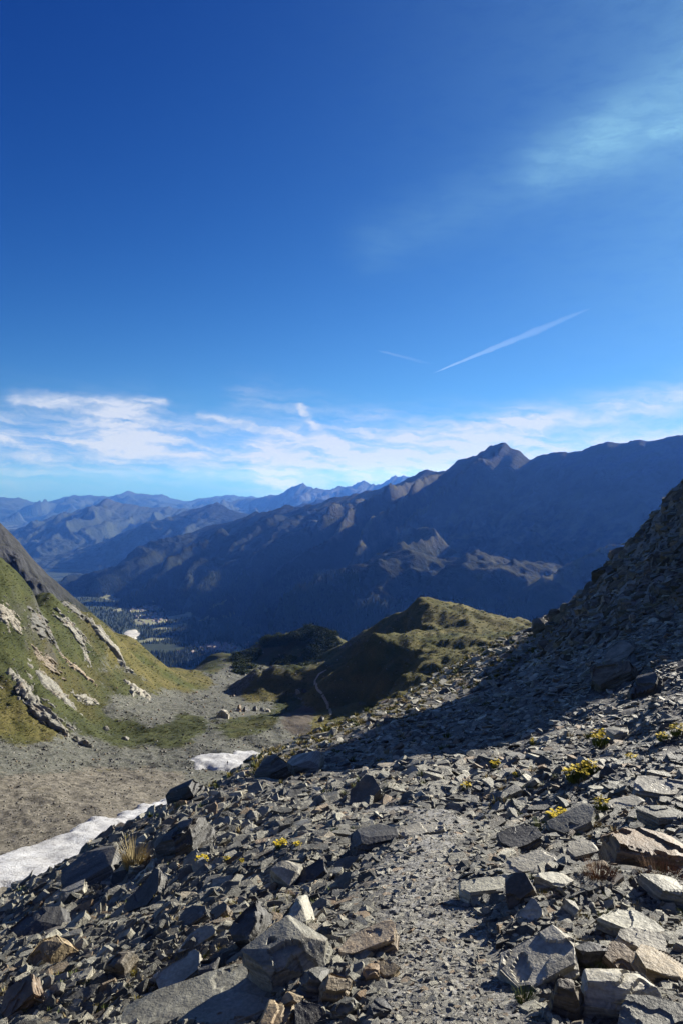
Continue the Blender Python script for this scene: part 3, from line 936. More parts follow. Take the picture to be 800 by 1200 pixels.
gx, gy = np.meshgrid(np.r_[np.linspace(-9000, -4000, 20), np.linspace(-3900, 2500, 130), np.linspace(2700, 8000, 20)], np.linspace(1700, 14500, 220))
gz = floor_z(gx, gy) + 18 * fbm(gx / 700, gy / 700, 4, 0.5, 71) + 90 * sstep(np.abs(gx + 0.25 * (gy - 4000) - 100), 700, 2600)
me, floor_co, floor_f = grid_mesh('valley_floor', gx, gy, gz)
tag(link('valley_floor', me, mat=MAT['forest_floor']), kind='structure')
floor_bvh = BVHTree.FromPolygons(np.r_[floor_co, big_co].tolist(), np.r_[floor_f, big_f + len(floor_co)].tolist())
gx, gy = np.meshgrid(np.linspace(-46500, 46500, 40), np.linspace(-46500, 46500, 40))
me, _, _ = grid_mesh('ground', gx, gy, gx * 0 - 1960.0)
tag(link('ground', me, mat=MAT['plain']), kind='structure')


# ------------------------------------------------------------------ patches lying on the ground
def in_poly(x, y, poly):
    c = np.zeros(np.shape(x), bool)
    n = len(poly)
    for i in range(n):
        x0, y0 = poly[i]
        x1, y1 = poly[(i + 1) % n]
        k = ((y0 > y) != (y1 > y)) & (x < (x1 - x0) * (y - y0) / (y1 - y0 + 1e-12) + x0)
        c ^= k
    return c


def patch(name, mat, outline, bvh, zf, res, thick, feather, sink, nz=0.0, seed=0):
    """sheet of snow, hay meadow or gravel following the ground, feathering out at an uneven edge"""
    pts = []
    for u, v in outline:
        h, _ = ray(u, v, bvh)
        if h:
            pts.append((h.x, h.y))
    pts = np.array(pts)
    x0, y0 = pts.min(0) - feather
    x1, y1 = pts.max(0) + feather
    gx, gy = np.meshgrid(np.arange(x0, x1, res), np.arange(y0, y1, res))
    ins = in_poly(gx, gy, pts)
    d = seg_dist(gx, gy, np.r_[pts, pts[:1]])
    sd = np.where(ins, d, -d) + feather * 0.9 * fbm(gx / (feather * 3), gy / (feather * 3), 4, 0.55, 81 + seed)
    if zf is None:
        z = np.array([(lambda h: h.z if h else -9999)(drop(a, b, bvh)[0]) for a, b in zip(gx.ravel(), gy.ravel())]).reshape(gx.shape)
    else:
        z = zf(gx, gy)
    z = z + np.where(sd > 0, thick * sstep(sd, 0, feather), -sink * sstep(-sd, 0, feather)) + nz * fbm(gx / 4, gy / 4, 4, 0.55, 5) * (sd > 0)
    me, co, f = grid_mesh(name, gx, gy, z, keep=sd > -res * 1.5)
    return link(name, me, mat=MAT[mat])


o = patch('snowfield', 'snow', [(-60, 1075), (0, 1042), (40, 1040), (110, 1010), (215, 948), (208, 936), (190, 938), (160, 947), (130, 957), (90, 968), (85, 974), (40, 988), (0, 1003), (-60, 1022)],
          mid_bvh, mid_z, 0.7, 0.8, 2.5, 1.4, 0.12, 1)
tag(o, 'long tongue of dirty old snow filling the gully below the tan scree', 'snow patch')
o = patch('snowfield', 'snow', [(222, 889), (240, 885), (270, 883), (300, 882), (310, 887), (300, 900), (270, 906), (240, 901), (226, 903), (230, 897)],
          mid_bvh, mid_z, 0.8, 0.7, 2.5, 1.2, 0.05, 2)
tag(o, 'small white snow patch with a walker on it on the valley scree', 'snow patch')

# ------------------------------------------------------------------ stones
def slab_bm(seed, L, Wd, T, sides=8, taper=0.86, target=0.12, rough=0.03, ledge=0.05, rounded=0.02, peak=0.0, cuts=4, plates=1.0):
    """angular slate: an uneven polygon of rock, broken along random planes, laminated on its flanks and split in plates on top"""
    r = random.Random(seed)
    pts = []
    angs = sorted((i + r.uniform(-0.4, 0.4)) * 2 * math.pi / sides for i in range(sides))
    tx, ty = r.uniform(-0.2, 0.2), r.uniform(-0.2, 0.2)
    for a in angs:
        q = r.uniform(0.85, 1.12)
        ca, sa = math.cos(a), math.sin(a)
        k = 1 / max(abs(ca), abs(sa)) ** 0.8
        x, y = ca * q * k * 0.5, sa * q * k * 0.5
        pts.append((x * L, y * Wd, -0.5 * T))
        kk = taper * r.uniform(0.9, 1.08)
        z = 0.5 * T + (tx * x + ty * y) * T * (1.2 + 3 * peak)
        pts.append((x * L * kk + 0.08 * L * tx, y * Wd * kk + 0.08 * Wd * ty, z))
    if peak:
        e = r.uniform(0, 6.28)
        for m in (-1, 1):
            pts.append((m * 0.22 * L * math.cos(e), m * 0.22 * Wd * math.sin(e), (0.5 + peak * r.uniform(0.6, 1)) * T))
    bm = bmesh.new()
    for p in pts:
        bm.verts.new(p)
    res = bmesh.ops.convex_hull(bm, input=bm.verts)
    dead = [g for g in res['geom_interior'] if isinstance(g, bmesh.types.BMVert)]
    dead += [v for v in bm.verts if not v.link_faces and v not in dead]
    if dead:
        bmesh.ops.delete(bm, geom=dead, context='VERTS')
    for _ in range(cuts):
        a = r.uniform(0, 6.28)
        n = Vector((math.cos(a) / L, math.sin(a) / Wd, r.gauss(0.1, 0.5) / T)).normalized()
        sup = max(v.co.dot(n) for v in bm.verts)
        g = bmesh.ops.bisect_plane(bm, geom=list(bm.verts) + list(bm.edges) + list(bm.faces), plane_co=n * sup * r.uniform(0.68, 0.92), plane_no=n, clear_outer=True)
        ed = [e for e in g['geom_cut'] if isinstance(e, bmesh.types.BMEdge)]
        if ed:
            bmesh.ops.contextual_create(bm, geom=ed)
    bmesh.ops.dissolve_limit(bm, angle_limit=R(5), verts=bm.verts, edges=bm.edges)
    if rounded:
        bmesh.ops.bevel(bm, geom=list(bm.edges), offset=rounded * min(L, Wd, T * 2), segments=1, affect='EDGES', profile=0.5)
    bmesh.ops.triangulate(bm, faces=bm.faces)
    s = max(L, Wd, T)
    for _ in range(6):
        es = [e for e in bm.edges if e.calc_length() > target * s]
        if not es:
            break
        bmesh.ops.subdivide_edges(bm, edges=es, cuts=1)
        bmesh.ops.triangulate(bm, faces=[f for f in bm.faces if len(f.verts) > 3])
    bm.normal_update()
    off = Vector((seed * 3.17, seed * 1.71, seed * 5.3))
    moved = []
    lt = T / r.uniform(4.0, 7.0)
    for v in bm.verts:
        p = v.co
        q = p / s
        n = v.normal
        d = rough * s * (0.7 * mnoise.noise(q * 3.1 + off) + 0.5 * mnoise.noise(q * 8.3 + off) + 0.35 * mnoise.noise(q * 21 + off))
        out = n * d * 0.8
        side = 1 - min(1, abs(n.z) * 1.3)
        lay = math.floor(p.z / lt + 0.8 * mnoise.noise(q * 1.5 + off))
        out += Vector((n.x, n.y, 0)) * side * ledge * s * (mnoise.noise(Vector((lay * 7.7, q.x * 2.2 + seed, q.y * 2.2))) - 0.25)
        out.z *= 0.5
        if n.z > 0.3 and plates:
            w = mnoise.noise(Vector((q.x * 1.7, q.y * 1.7, seed * 2.3))) + 0.12 * mnoise.noise(q * 6.3 + off)
            out.z -= plates * lt * 0.55 * min(2, max(0, math.floor(w * 3.2 + 0.6)))
        moved.append(out)
    for v, d in zip(bm.verts, moved):
        v.co += d
    return bm


def to_mesh(bm, name, mat=None, smooth=False):
    me = bpy.data.meshes.new(name)
    bm.to_mesh(me)
    bm.free()
    if mat:
        me.materials.append(MAT[mat])
    if smooth:
        for p in me.polygons:
            p.use_smooth = True
    return me


def basis(nrm, yaw, roll=0.0, pitch=0.0):
    """axes of a stone lying on a surface: long axis turned by yaw from image right, then rolled and pitched"""
    n = Vector(nrm).normalized()
    x = Vector((math.cos(yaw), math.sin(yaw), 0))
    x = (x - n * x.dot(n)).normalized()
    y = n.cross(x)
    m = Matrix((x, y, n)).transposed()
    return m @ Euler((R(pitch), R(roll), 0)).to_matrix()


def put(o, loc, rot, scale=(1, 1, 1)):
    o.matrix_world = Matrix.Translation(loc) @ rot.to_4x4() @ Matrix.Diagonal((*scale, 1))
    return o


# key stones: outline in the photo, shape, stone, yaw, roll (tilt across the view), pitch (towards the view), label
F, B = 'slab', 'block'
HERO = [
    ((302, 1086, 390, 1152), B, 'shale', 20, -12, 8, 'boulder', 'large dark grey wedge shaped boulder left of the path with ochre top edge'),
    ((393, 1086, 470, 1120), F, 'pale_slab', 12, -16, 6, 'shale_slab', 'flat greenish grey slab tilted beside the stony path'),
    ((320, 1008, 358, 1046), B, 'pale_slab', 40, -20, 30, 'rock', 'upright pale jagged rock standing above the dark wedge boulder'),
    ((330, 1056, 374, 1094), B, 'shale', 60, -10, 18, 'rock', 'pointed grey rock leaning just behind the dark wedge boulder'),
    ((272, 1066, 324, 1112), B, 'dark_shale', 30, -25, 10, 'rock', 'dark square rock with a lit flat top left of the wedge boulder'),
    ((258, 1128, 300, 1158), B, 'brown_shale', 10, 5, 5, 'rock', 'rounded brown grey rock left of the dark wedge boulder foot'),
    ((140, 1160, 346, 1196), F, 'shale', 4, -4, 4, 'shale_slab', 'very long layered grey slab lying across the bottom left'),
    ((296, 1178, 358, 1212), B, 'ochre', 15, -12, 6, 'rock', 'orange ochre split rock at the bottom edge'),
    ((374, 1140, 416, 1174), B, 'ochre', 25, 6, 10, 'rock', 'orange brown rock right of the wedge boulder foot'),
    ((350, 1134, 388, 1170), B, 'shale', 70, 10, 10, 'rock', 'grey angular rock under the wedge boulder right foot'),
    ((345, 1172, 378, 1206), F, 'dark_shale', 100, -30, 10, 'shale_slab', 'dark narrow slab leaning next to the orange split rock'),
    ((328, 1160, 362, 1190), B, 'ochre', 60, 8, 10, 'rock', 'rusty lump of rock above the orange split rock'),
    ((420, 1132, 448, 1154), B, 'brown_shale', 40, 0, 8, 'rock', 'brown stone between the orange brown rock and the path'),
    ((441, 1126, 468, 1147), F, 'ochre', 10, -10, 12, 'shale_slab', 'small ochre slab beside the path below the greenish slab'),
    ((388, 1170, 420, 1196), B, 'shale', 20, -8, 8, 'rock', 'grey block below the orange brown rock'),
    ((430, 1172, 458, 1198), B, 'dark_shale', 50, 12, 6, 'rock', 'dark grey stone at the left rim of the path bottom'),
    ((184, 1122, 244, 1160), F, 'pale_slab', 20, -18, 8, 'shale_slab', 'broad pale grey slab just above the very long layered slab'),
    ((226, 1126, 262, 1160), B, 'dark_shale', 60, -15, 15, 'rock', 'dark notched rock at the end of the broad pale slab'),
    ((126, 1116, 160, 1150), B, 'brown_shale', 30, -12, 10, 'rock', 'brown weathered rock left of the broad pale slab'),
    ((82, 1136, 108, 1154), F, 'pale_slab', 10, -14, 6, 'shale_slab', 'small pale flat stone on the dark lower left scree'),
    ((44, 1100, 82, 1136), B, 'ochre', 40, -35, 20, 'rock', 'tall tan shard leaning in the lower left scree'),
    ((212, 1090, 256, 1110), F, 'shale', 15, -16, 8, 'shale_slab', 'light grey slab above the broad pale slab'),
    ((206, 1064, 244, 1088), F, 'shale', 25, -25, 10, 'shale_slab', 'grey tilted slab in the scree left of the dark square rock'),
    ((240, 1060, 272, 1084), F, 'brown_shale', 20, -28, 10, 'shale_slab', 'brownish tilted slab next to the dark square rock'),
    ((0, 1150, 46, 1190), F, 'dark_shale', 30, -34, 12, 'shale_slab', 'dark tilted slab in the lower left corner'),
    ((150, 1030, 205, 1062), F, 'dark_shale', 28, -36, 14, 'shale_slab', 'dark slanting slab with a shadow behind it mid left'),
    ((588, 1098, 680, 1158), F, 'pale_slab', 18, -14, 16, 'shale_slab', 'largest whitish slab right of the path with a dark shaded end'),
    ((688, 1138, 768, 1192), B, 'pale_slab', -8, 3, 4, 'shale_slab', 'square greenish grey block with a flat lit top lower right'),
    ((726, 1172, 812, 1215), F, 'shale', -6, 8, 8, 'shale_slab', 'grey slab in the bottom right corner'),
    ((700, 1064, 778, 1102), F, 'shale', -10, 8, 6, 'shale_slab', 'thick grey slab with a shadowed front above the ochre slab'),
    ((726, 1088, 776, 1118), F, 'pale_slab', -12, 10, 12, 'shale_slab', 'pale bluish grey slab above the ochre slab'),
    ((742, 1110, 804, 1150), F, 'ochre', -14, 10, 10, 'shale_slab', 'cream and ochre slab near the right edge'),
    ((584, 1000, 650, 1030), F, 'pale_slab', 14, -8, 10, 'shale_slab', 'flat pale grey slab topmost of the pile right of the path'),
    ((534, 1026, 610, 1054), F, 'shale', 0, 2, 4, 'shale_slab', 'wide grey slab with a dark gap beneath beside the path'),
    ((577, 1032, 630, 1064), B, 'brown_shale', 30, -18, 12, 'rock', 'rusty brown rock leaning under the topmost pale slab'),
    ((628, 1022, 674, 1044), F, 'shale', -6, 6, 8, 'shale_slab', 'narrow grey slab right of the topmost pale slab'),
    ((612, 1060, 638, 1080), F, 'pale_slab', 30, -20, 14, 'shale_slab', 'small pale shard in the rubble above the largest whitish slab'),
    ((656, 1056, 680, 1078), B, 'pale_slab', 60, 6, 10, 'rock', 'small pale upright stone in the rubble above the largest whitish slab'),
    ((676, 1104, 714, 1138), B, 'dark_shale', 20, 0, 8, 'rock', 'dark rough rock between the whitish slab and the square block'),
    ((642, 1142, 682, 1205), B, 'brown_shale', 60, -8, 10, 'boulder', 'brown crumbling boulder under the largest whitish slab'),
    ((708, 1108, 746, 1142), F, 'brown_shale', 60, -20, 18, 'shale_slab', 'brownish slab propped between the square block and ochre slab'),
    ((740, 912, 812, 938), F, 'pale_slab', -6, 6, 10, 'shale_slab', 'long pale slab at the right edge above the brown boulder'),
    ((660, 983, 702, 1008), F, 'pale_slab', 12, -6, 14, 'shale_slab', 'pale slab left of the large brown boulder'),
    ((582, 970, 634, 998), F, 'dark_shale', 20, -16, 14, 'shale_slab', 'dark grey slab above the topmost pale slab'),
    ((714, 972, 806, 1026), B, 'brown_shale', -10, 8, 6, 'boulder', 'large brown rusty boulder at the right edge'),
    ((710, 852, 738, 868), B, 'shale', 20, 0, 6, 'rock', 'rounded grey rock among slabs near the yellow flowers'),
    ((706, 935, 752, 952), F, 'pale_slab', 6, -4, 10, 'shale_slab', 'pale slab just right of a yellow flower tuft'),
    ((640, 950, 700, 980), F, 'shale', 12, -8, 10, 'shale_slab', 'grey layered slab below the low yellow flower cushion'),
    ((750, 940, 806, 972), F, 'shale', -8, 8, 8, 'shale_slab', 'grey slab between the long pale slab and the brown boulder'),
    ((752, 1028, 806, 1060), B, 'shale', -10, 6, 8, 'rock', 'grey rock under the russet grass at the right edge'),
    ((470, 965, 520, 982), F, 'pale_slab', 10, -8, 6, 'shale_slab', 'thin pale slab lying across the top of the path'),
    ((414, 974, 466, 995), B, 'dark_shale', 8, 4, 4, 'rock', 'dark rock with a black shaded front at the path crest'),
    ((400, 918, 452, 946), F, 'shale', 25, -30, 16, 'shale_slab', 'pale ledge of slabs on the shaded slope above the path crest'),
    ((340, 1020, 384, 1036), F, 'dark_shale', 20, -26, 12, 'shale_slab', 'dark slanting slab right of the upright pale rock'),
    ((384, 1006, 424, 1022), F, 'shale', 18, -20, 10, 'shale_slab', 'grey slanting slab above the path stones'),
    ((72, 996, 148, 1042), B, 'dark_shale', 25, -20, 4, 'boulder', 'big dark boulder on the slope rim above the snow tongue'),
    ((178, 960, 246, 1006), B, 'dark_shale', 25, -20, 4, 'boulder', 'big dark boulder on the slope right of the dry grass tuft'),
    ((64, 1036, 102, 1056), F, 'pale_slab', 14, -16, 8, 'shale_slab', 'smooth pale slab lying below the big dark rim boulder'),
    ((8, 1066, 74, 1104), B, 'dark_shale', 28, -22, 6, 'boulder', 'dark boulder near the left edge of the slope'),
    ((190, 914, 234, 945), B, 'dark_shale', 25, -24, 4, 'boulder', 'dark boulder on the slope rim beside the end of the snow tongue'),
    ((298, 882, 340, 922), B, 'brown_shale', 30, -16, 4, 'boulder', 'brown grey crag with a shaded front on the slope rim'),
    ((326, 882, 378, 912), B, 'cliff_rock', 20, -18, 6, 'boulder', 'pale broken crag right of the brown crag on the slope rim'),
    ((690, 776, 746, 808), B, 'cliff_block', 25, -24, 6, 'boulder', 'large embedded brown boulder on the slope below the cliff'),
    ((704, 756, 750, 778), F, 'shale', 25, -24, 20, 'shale_slab', 'sunlit grey slab on top of the embedded brown boulder'),
    ((736, 792, 778, 818), B, 'shale', 25, -26, 12, 'rock', 'grey rock with a lit top right of the embedded brown boulder'),
    ((622, 724, 644, 743), B, 'cliff_block', 25, -20, 4, 'boulder', 'brown stack of rock on the skyline where cliff meets grassy hill'),
    ((644, 714, 658, 728), B, 'brown_shale', 25, -20, 4, 'boulder', 'small brown crag on the skyline at the cliff foot'),
]
hero_px = []
for i, (rc, kind, mat, yaw, roll, pitch, name, label) in enumerate(HERO):
    u0, v0, u1, v1 = rc
    hit, nrm = ray((u0 + u1) / 2, v0 * 0.25 + v1 * 0.75, near_bvh)
    if hit is None:
        hit, nrm = ray((u0 + u1) / 2, v1 + 6, near_bvh)
    if hit is None:
        print('no ground for', label)
        continue
    w = (u1 - u0) / FPX * hit.y
    h = (v1 - v0) / FPX * hit.y
    if kind == F:
        T = 0.5 * h
        D = min(max(0.55 * w, (h - 0.6 * T) / 0.62), 1.5 * w)
        n = (nrm.normalized() * 0.35 + Vector((0, 0, 1)) * 0.65).normalized()
        bm = slab_bm(100 + i, w * 1.08, D * 1.05, T, random.choice((6, 7, 8)), 0.95, 0.038, 0.012, 0.09, 0.008, cuts=2)
        loc = hit + n * T * 0.35
    else:
        T = (0.55 if 'rim' in label or 'near the left edge' in label else 0.78) * h
        D = 0.85 * w
        n = (nrm.normalized() * 0.3 + Vector((0, 0, 1)) * 0.7).normalized()
        bm = slab_bm(100 + i, w * 1.25, D * 1.2, T * 1.1, random.choice((4, 5, 6)), 0.82, 0.04, 0.014, 0.085, 0.008, peak=0.1, cuts=6)
        loc = hit + n * T * 0.22
    o = link(name, to_mesh(bm, name, mat))
    put(o, loc, basis(n, R(yaw), roll, pitch))
    tag(o, label, 'boulder' if name == 'boulder' else ('slab' if name == 'shale_slab' else 'rock'))
    hero_px.append(((u0 + u1) / 2, (v0 + v1) / 2, (u1 - u0) / 2, (v1 - v0) / 2))
hero_px = np.array(hero_px)

# rank and file stones large enough to count, copied from a few kinds
protos = []
for k in range(12):
    L = 1.0
    Wd = random.uniform(0.35, 0.55) if k % 3 == 0 else random.uniform(0.5, 0.85)
    T = random.uniform(0.07, 0.14) if k < 11 else random.uniform(0.2, 0.3)
    protos.append(to_mesh(slab_bm(300 + k, L, Wd, T, random.choice((4, 5, 6)), 0.92, 0.07, 0.014, 0.05, 0.008, cuts=4), 'loose_stone', 'shale'))


def free_spot(u, v, r):
    return not np.any((np.abs(hero_px[:, 0] - u) < hero_px[:, 2] * 0.8 + r) & (np.abs(hero_px[:, 1] - v) < hero_px[:, 3] * 0.8 + r * 0.6))


taken = []
cnt = 0
while cnt < 226:
    u = random.uniform(-25, 825)
    v = random.uniform(880, 1215)
    hit, nrm = ray(u, v, near_bvh)
    if hit is None or hit.y > 14:
        continue
    d = float(seg_dist(np.array(hit.x), np.array(hit.y), PATH))
    if d < 0.2 + random.uniform(0, 0.1):
        continue
    px = 16 + 40 * random.random() ** 2.2
    if hit.y > 7:
        px *= 0.75
    if not free_spot(u, v, px * 0.45):
        continue
    if any(abs(u - a) < 0.36 * (px + c) and abs(v - b) < 0.18 * (px + c) for a, b, c in taken):
        continue
    taken.append((u, v, px))
    s = px / FPX * hit.y
    left = max(0.0, min(1.0, (480 - u) / 300))
    n = (nrm.normalized() * (0.2 + 0.4 * left) + Vector((0, 0, 1)) * (0.8 - 0.4 * left)).normalized()
    o = link('loose_stone', random.choice(protos))
    put(o, hit + n * s * 0.04, basis(n, R(random.gauss(18, 30)), random.gauss(-4 - 18 * left, 9), random.gauss(3 + 10 * left, 8 + 8 * left)), (s, s * random.uniform(0.8, 1.15), s * random.uniform(0.8, 1.3)))
    tag(o, 'loose grey slate among countless like it on the near scree slope', 'stone', 'loose stones on the near slope')
    cnt += 1


# ------------------------------------------------------------------ scattered masses (geometry-node points carrying a library of pieces)
def scatter(name, pts, rots, scales, lib, lib_idx):
    me = bpy.data.meshes.new(name)
    me.vertices.add(len(pts))
    me.vertices.foreach_set('co', np.asarray(pts, np.float32).ravel())
    for an, typ, val in (('rot', 'FLOAT_VECTOR', rots), ('scl', 'FLOAT_VECTOR', scales)):
        at = me.attributes.new(an, typ, 'POINT')
        at.data.foreach_set('vector', np.asarray(val, np.float32).ravel())
    at = me.attributes.new('pick', 'INT', 'POINT')
    at.data.foreach_set('value', np.asarray(lib_idx, np.int32))
    me.update()
    o = bpy.data.objects.new(name, me)
    COL.objects.link(o)
    ng = bpy.data.node_groups.new(name + '_nodes', 'GeometryNodeTree')
    ng.interface.new_socket('Geometry', in_out='INPUT', socket_type='NodeSocketGeometry')
    ng.interface.new_socket('Geometry', in_out='OUTPUT', socket_type='NodeSocketGeometry')
    gi = ng.nodes.new('NodeGroupInput')
    go = ng.nodes.new('NodeGroupOutput')
    ip = ng.nodes.new('GeometryNodeInstanceOnPoints')
    ci = ng.nodes.new('GeometryNodeCollectionInfo')
    ci.inputs['Collection'].default_value = lib
    ci.inputs['Separate Children'].default_value = True
    ci.inputs['Reset Children'].default_value = True
    ip.inputs['Pick Instance'].default_value = True

    def na(an, typ):
        nd = ng.nodes.new('GeometryNodeInputNamedAttribute')
        nd.data_type = typ
        nd.inputs['Name'].default_value = an
        return nd.outputs['Attribute']
    ng.links.new(gi.outputs[0], ip.inputs['Points'])
    ng.links.new(ci.outputs[0], ip.inputs['Instance'])
    ng.links.new(na('pick', 'INT'), ip.inputs['Instance Index'])
    e2r = ng.nodes.new('FunctionNodeEulerToRotation')
    ng.links.new(na('rot', 'FLOAT_VECTOR'), e2r.inputs[0])
    ng.links.new(e2r.outputs[0], ip.inputs['Rotation'])
    ng.links.new(na('scl', 'FLOAT_VECTOR'), ip.inputs['Scale'])
    ng.links.new(ip.outputs[0], go.inputs[0])
    md = o.modifiers.new('scatter', 'NODES')
    md.node_group = ng
    tag(o, kind='stuff')
    return o


def library(name, meshes):
    """pieces kept in a collection that is not part of the scene itself"""
    c = bpy.data.collections.new(name)
    for i, m in enumerate(meshes):
        ob = bpy.data.objects.new('%s_%02d' % (name, i), m)
        c.objects.link(ob)
    return c


stone_lib = library('scree_piece', [
    to_mesh(slab_bm(500 + k, 1.0, random.uniform(0.3, 0.5) if k % 2 else random.uniform(0.5, 0.85), random.uniform(0.05, 0.12) if k < 17 else random.uniform(0.2, 0.35),
                    random.choice((4, 5, 6)), 0.9, 0.22, 0.02, 0.05, 0.0, cuts=3), 'scree_piece', 'scree') for k in range(20)])


def stone_points(n, ulim, vlim, bvh, pxlo, pxhi, power, ok, ymax, lift=0.02, flat=0.3):
    pts, rots, scl, idx = [], [], [], []
    us = rng.uniform(*ulim, n)
    vs = rng.uniform(*vlim, n)
    qs = rng.random(n)
    for u, v, q in zip(us, vs, qs):
        hit, nrm = ray(u, v, bvh)
        if hit is None or hit.y > ymax:
            continue
        k = ok(u, v, hit, nrm)
        if k <= 0:
            continue
        px = (pxlo + (pxhi - pxlo) * q ** power) * k
        s = px / FPX * hit.y
        left = max(0.0, min(1.0, (520 - u) / 320))
        fin = 1 if hit.y < 30 else 0.3
        ff = flat + 0.25 * left if flat < 0.6 else flat
        nn = (nrm.normalized() * ff + Vector((0, 0, 1)) * (1 - ff)).normalized()
        e = basis(nn, random.gauss(R(18), R(45 - 20 * left)), random.gauss(-4 - 16 * left, 14), random.gauss(2 + 18 * left * fin, 16 + 8 * left)).to_euler()
        pts.append(hit + nn * s * lift)
        rots.append(e)
        scl.append((s, s * random.uniform(0.75, 1.2), s * random.uniform(0.7, 1.4)))
        idx.append(random.randrange(20))
    return pts, rots, scl, idx


def near_ok(u, v, hit, nrm):
    if np.any((np.abs(hero_px[:, 0] - u) < hero_px[:, 2] * 0.85) & (np.abs(hero_px[:, 1] - v) < hero_px[:, 3] * 0.85)) and random.random() < 0.85:
        return 0
    d = float(seg_dist(np.array(hit.x), np.array(hit.y), PATH))
    if d < 0.22:
        return 0.5 if random.random() < 0.25 else 0
    c = float(near_cliff(np.array(hit.x), np.array(hit.y)))
    if c > 0.4 and random.random() < 0.75:
        return 0
    return 1.0


p1 = stone_points(95000, (-60, 860), (560, 1230), near_bvh, 2.6, 18, 2.8, near_ok, 160)
p2 = stone_points(24000, (-40, 840), (890, 1230), near_bvh, 8, 32, 2.8, lambda u, v, h, n: near_ok(u, v, h, n) if h.y < 12 else 0, 160)
p3 = stone_points(17000, (360, 700), (930, 1230), near_bvh, 2.2, 15, 3.2, lambda u, v, h, n: 1.0 if float(seg_dist(np.array(h.x), np.array(h.y), PATH)) < random.uniform(0.12, 0.31) else 0, 12, 0.01, 0.1)
chip_lib = library('path_piece', [
    to_mesh(slab_bm(540 + k, 1.0, random.uniform(0.5, 0.9), random.uniform(0.06, 0.15), random.choice((4, 5, 6)), 0.92, 0.25, 0.015, 0.04, 0.0, cuts=3), 'path_piece', 'path_chip') for k in range(20)])
allp = [a + b for a, b in zip(p1, p2)]
scatter('scree_gravel', *allp[:3], stone_lib, allp[3])
scatter('path_gravel', *p3[:3], chip_lib, p3[3])

def cliff_ok(u, v, hit, nrm):
    return 1.0 if float(near_cliff(np.array(hit.x), np.array(hit.y))) > 0.35 else 0


block_lib = library('cliff_piece', [to_mesh(slab_bm(530 + k, 1.0, random.uniform(0.5, 0.9), random.uniform(0.25, 0.55), random.choice((4, 5, 6)), 0.88, 0.13, 0.02, 0.05, 0.0, cuts=4), 'cliff_piece', 'cliff_block') for k in range(20)])
p = stone_points(8000, (560, 900), (500, 830), near_bvh, 6, 30, 2.8, cliff_ok, 100, -0.12, 0.59)
scatter('cliff_rubble', *p[:3], block_lib, p[3])

mid_lib = library('valley_piece', [to_mesh(slab_bm(560 + k, 1.0, random.uniform(0.6, 1.0), random.uniform(0.35, 0.7), 6, 0.75, 0.5, 0.03, 0.03, 0.0), 'valley_piece', 'mid_stone') for k in range(20)])


def mid_scree_k(u, v):
    w = 1.0 / ((((u - cw[:, 0]) ** 2 + ((v - cw[:, 1]) * 1.6) ** 2) / 100.0) + 0.5) ** 2
    s = w.sum()
    return w[ct == 's'].sum() / s, w[ct == 't'].sum() / s


def mid_ok(u, v, hit, nrm):
    s, t = mid_scree_k(u, v)
    r = random.random()
    if s > 0.4:
        return 0.9 if r < 0.75 else 0
    if t > 0.45:
        return 0.8 if r < 0.6 else 0
    return 0.75 if r < 0.12 else 0


p = stone_points(24000, (-20, 480), (690, 1060), mid_bvh, 0.9, 4.0, 3.8, mid_ok, 1200, 0.1, 0.6)
scatter('valley_rubble', *p[:3], mid_lib, p[3])

# ------------------------------------------------------------------ boulders of the valley and crags of the green slope
mid_boulders = [
    ((255, 826, 271, 842), 'cliff_rock', 'pale split boulder with a black shadow on the valley scree'),
    ((276, 824, 286, 834), 'shale', 'first dark boulder of the row right of the pale split boulder'),
    ((284, 823, 294, 835), 'dark_shale', 'largest dark boulder of the row on the valley scree'),
    ((295, 826, 303, 834), 'shale', 'middle boulder of the row on the valley scree'),
    ((303, 827, 310, 834), 'shale', 'small boulder near the right end of the row on the valley scree'),
    ((310, 828, 318, 835), 'cliff_rock', 'pale boulder ending the row on the valley scree'),
    ((345, 806, 352, 813), 'cliff_rock', 'pale boulder at the foot of the small brown knoll'),
    ((353, 805, 360, 812), 'dark_shale', 'dark boulder at the foot of the small brown knoll'),
    ((322, 873, 332, 881), 'cliff_rock', 'white block where the valley scree meets the near slope'),
    ((372, 838, 382, 846), 'dark_shale', 'dark boulder beside the lower end of the valley trail'),
    ((120, 850, 128, 857), 'cliff_rock', 'small white boulder in the grass of the green slope foot'),
    ((142, 862, 152, 868), 'mid_stone', 'grey boulder on the turf below the green slope'),
]
for i, (rc, mat, label) in enumerate(mid_boulders):
    u0, v0, u1, v1 = rc
    hit, nrm = ray((u0 + u1) / 2, v1 - 1, mid_bvh)
    w, h = (u1 - u0) / FPX * hit.y, (v1 - v0) / FPX * hit.y
    o = link('boulder', to_mesh(slab_bm(600 + i, w * 1.2, w, h * 0.7, 5, 0.6, 0.1, 0.03, 0.05, 0.01, 0.3, 6), 'boulder', mat))
    put(o, hit + Vector((0, 0, h * 0.2)), basis((0, 0, 1), random.uniform(0, 3), random.uniform(-24, 24), random.uniform(-24, 24)))
    tag(o, label, 'boulder')

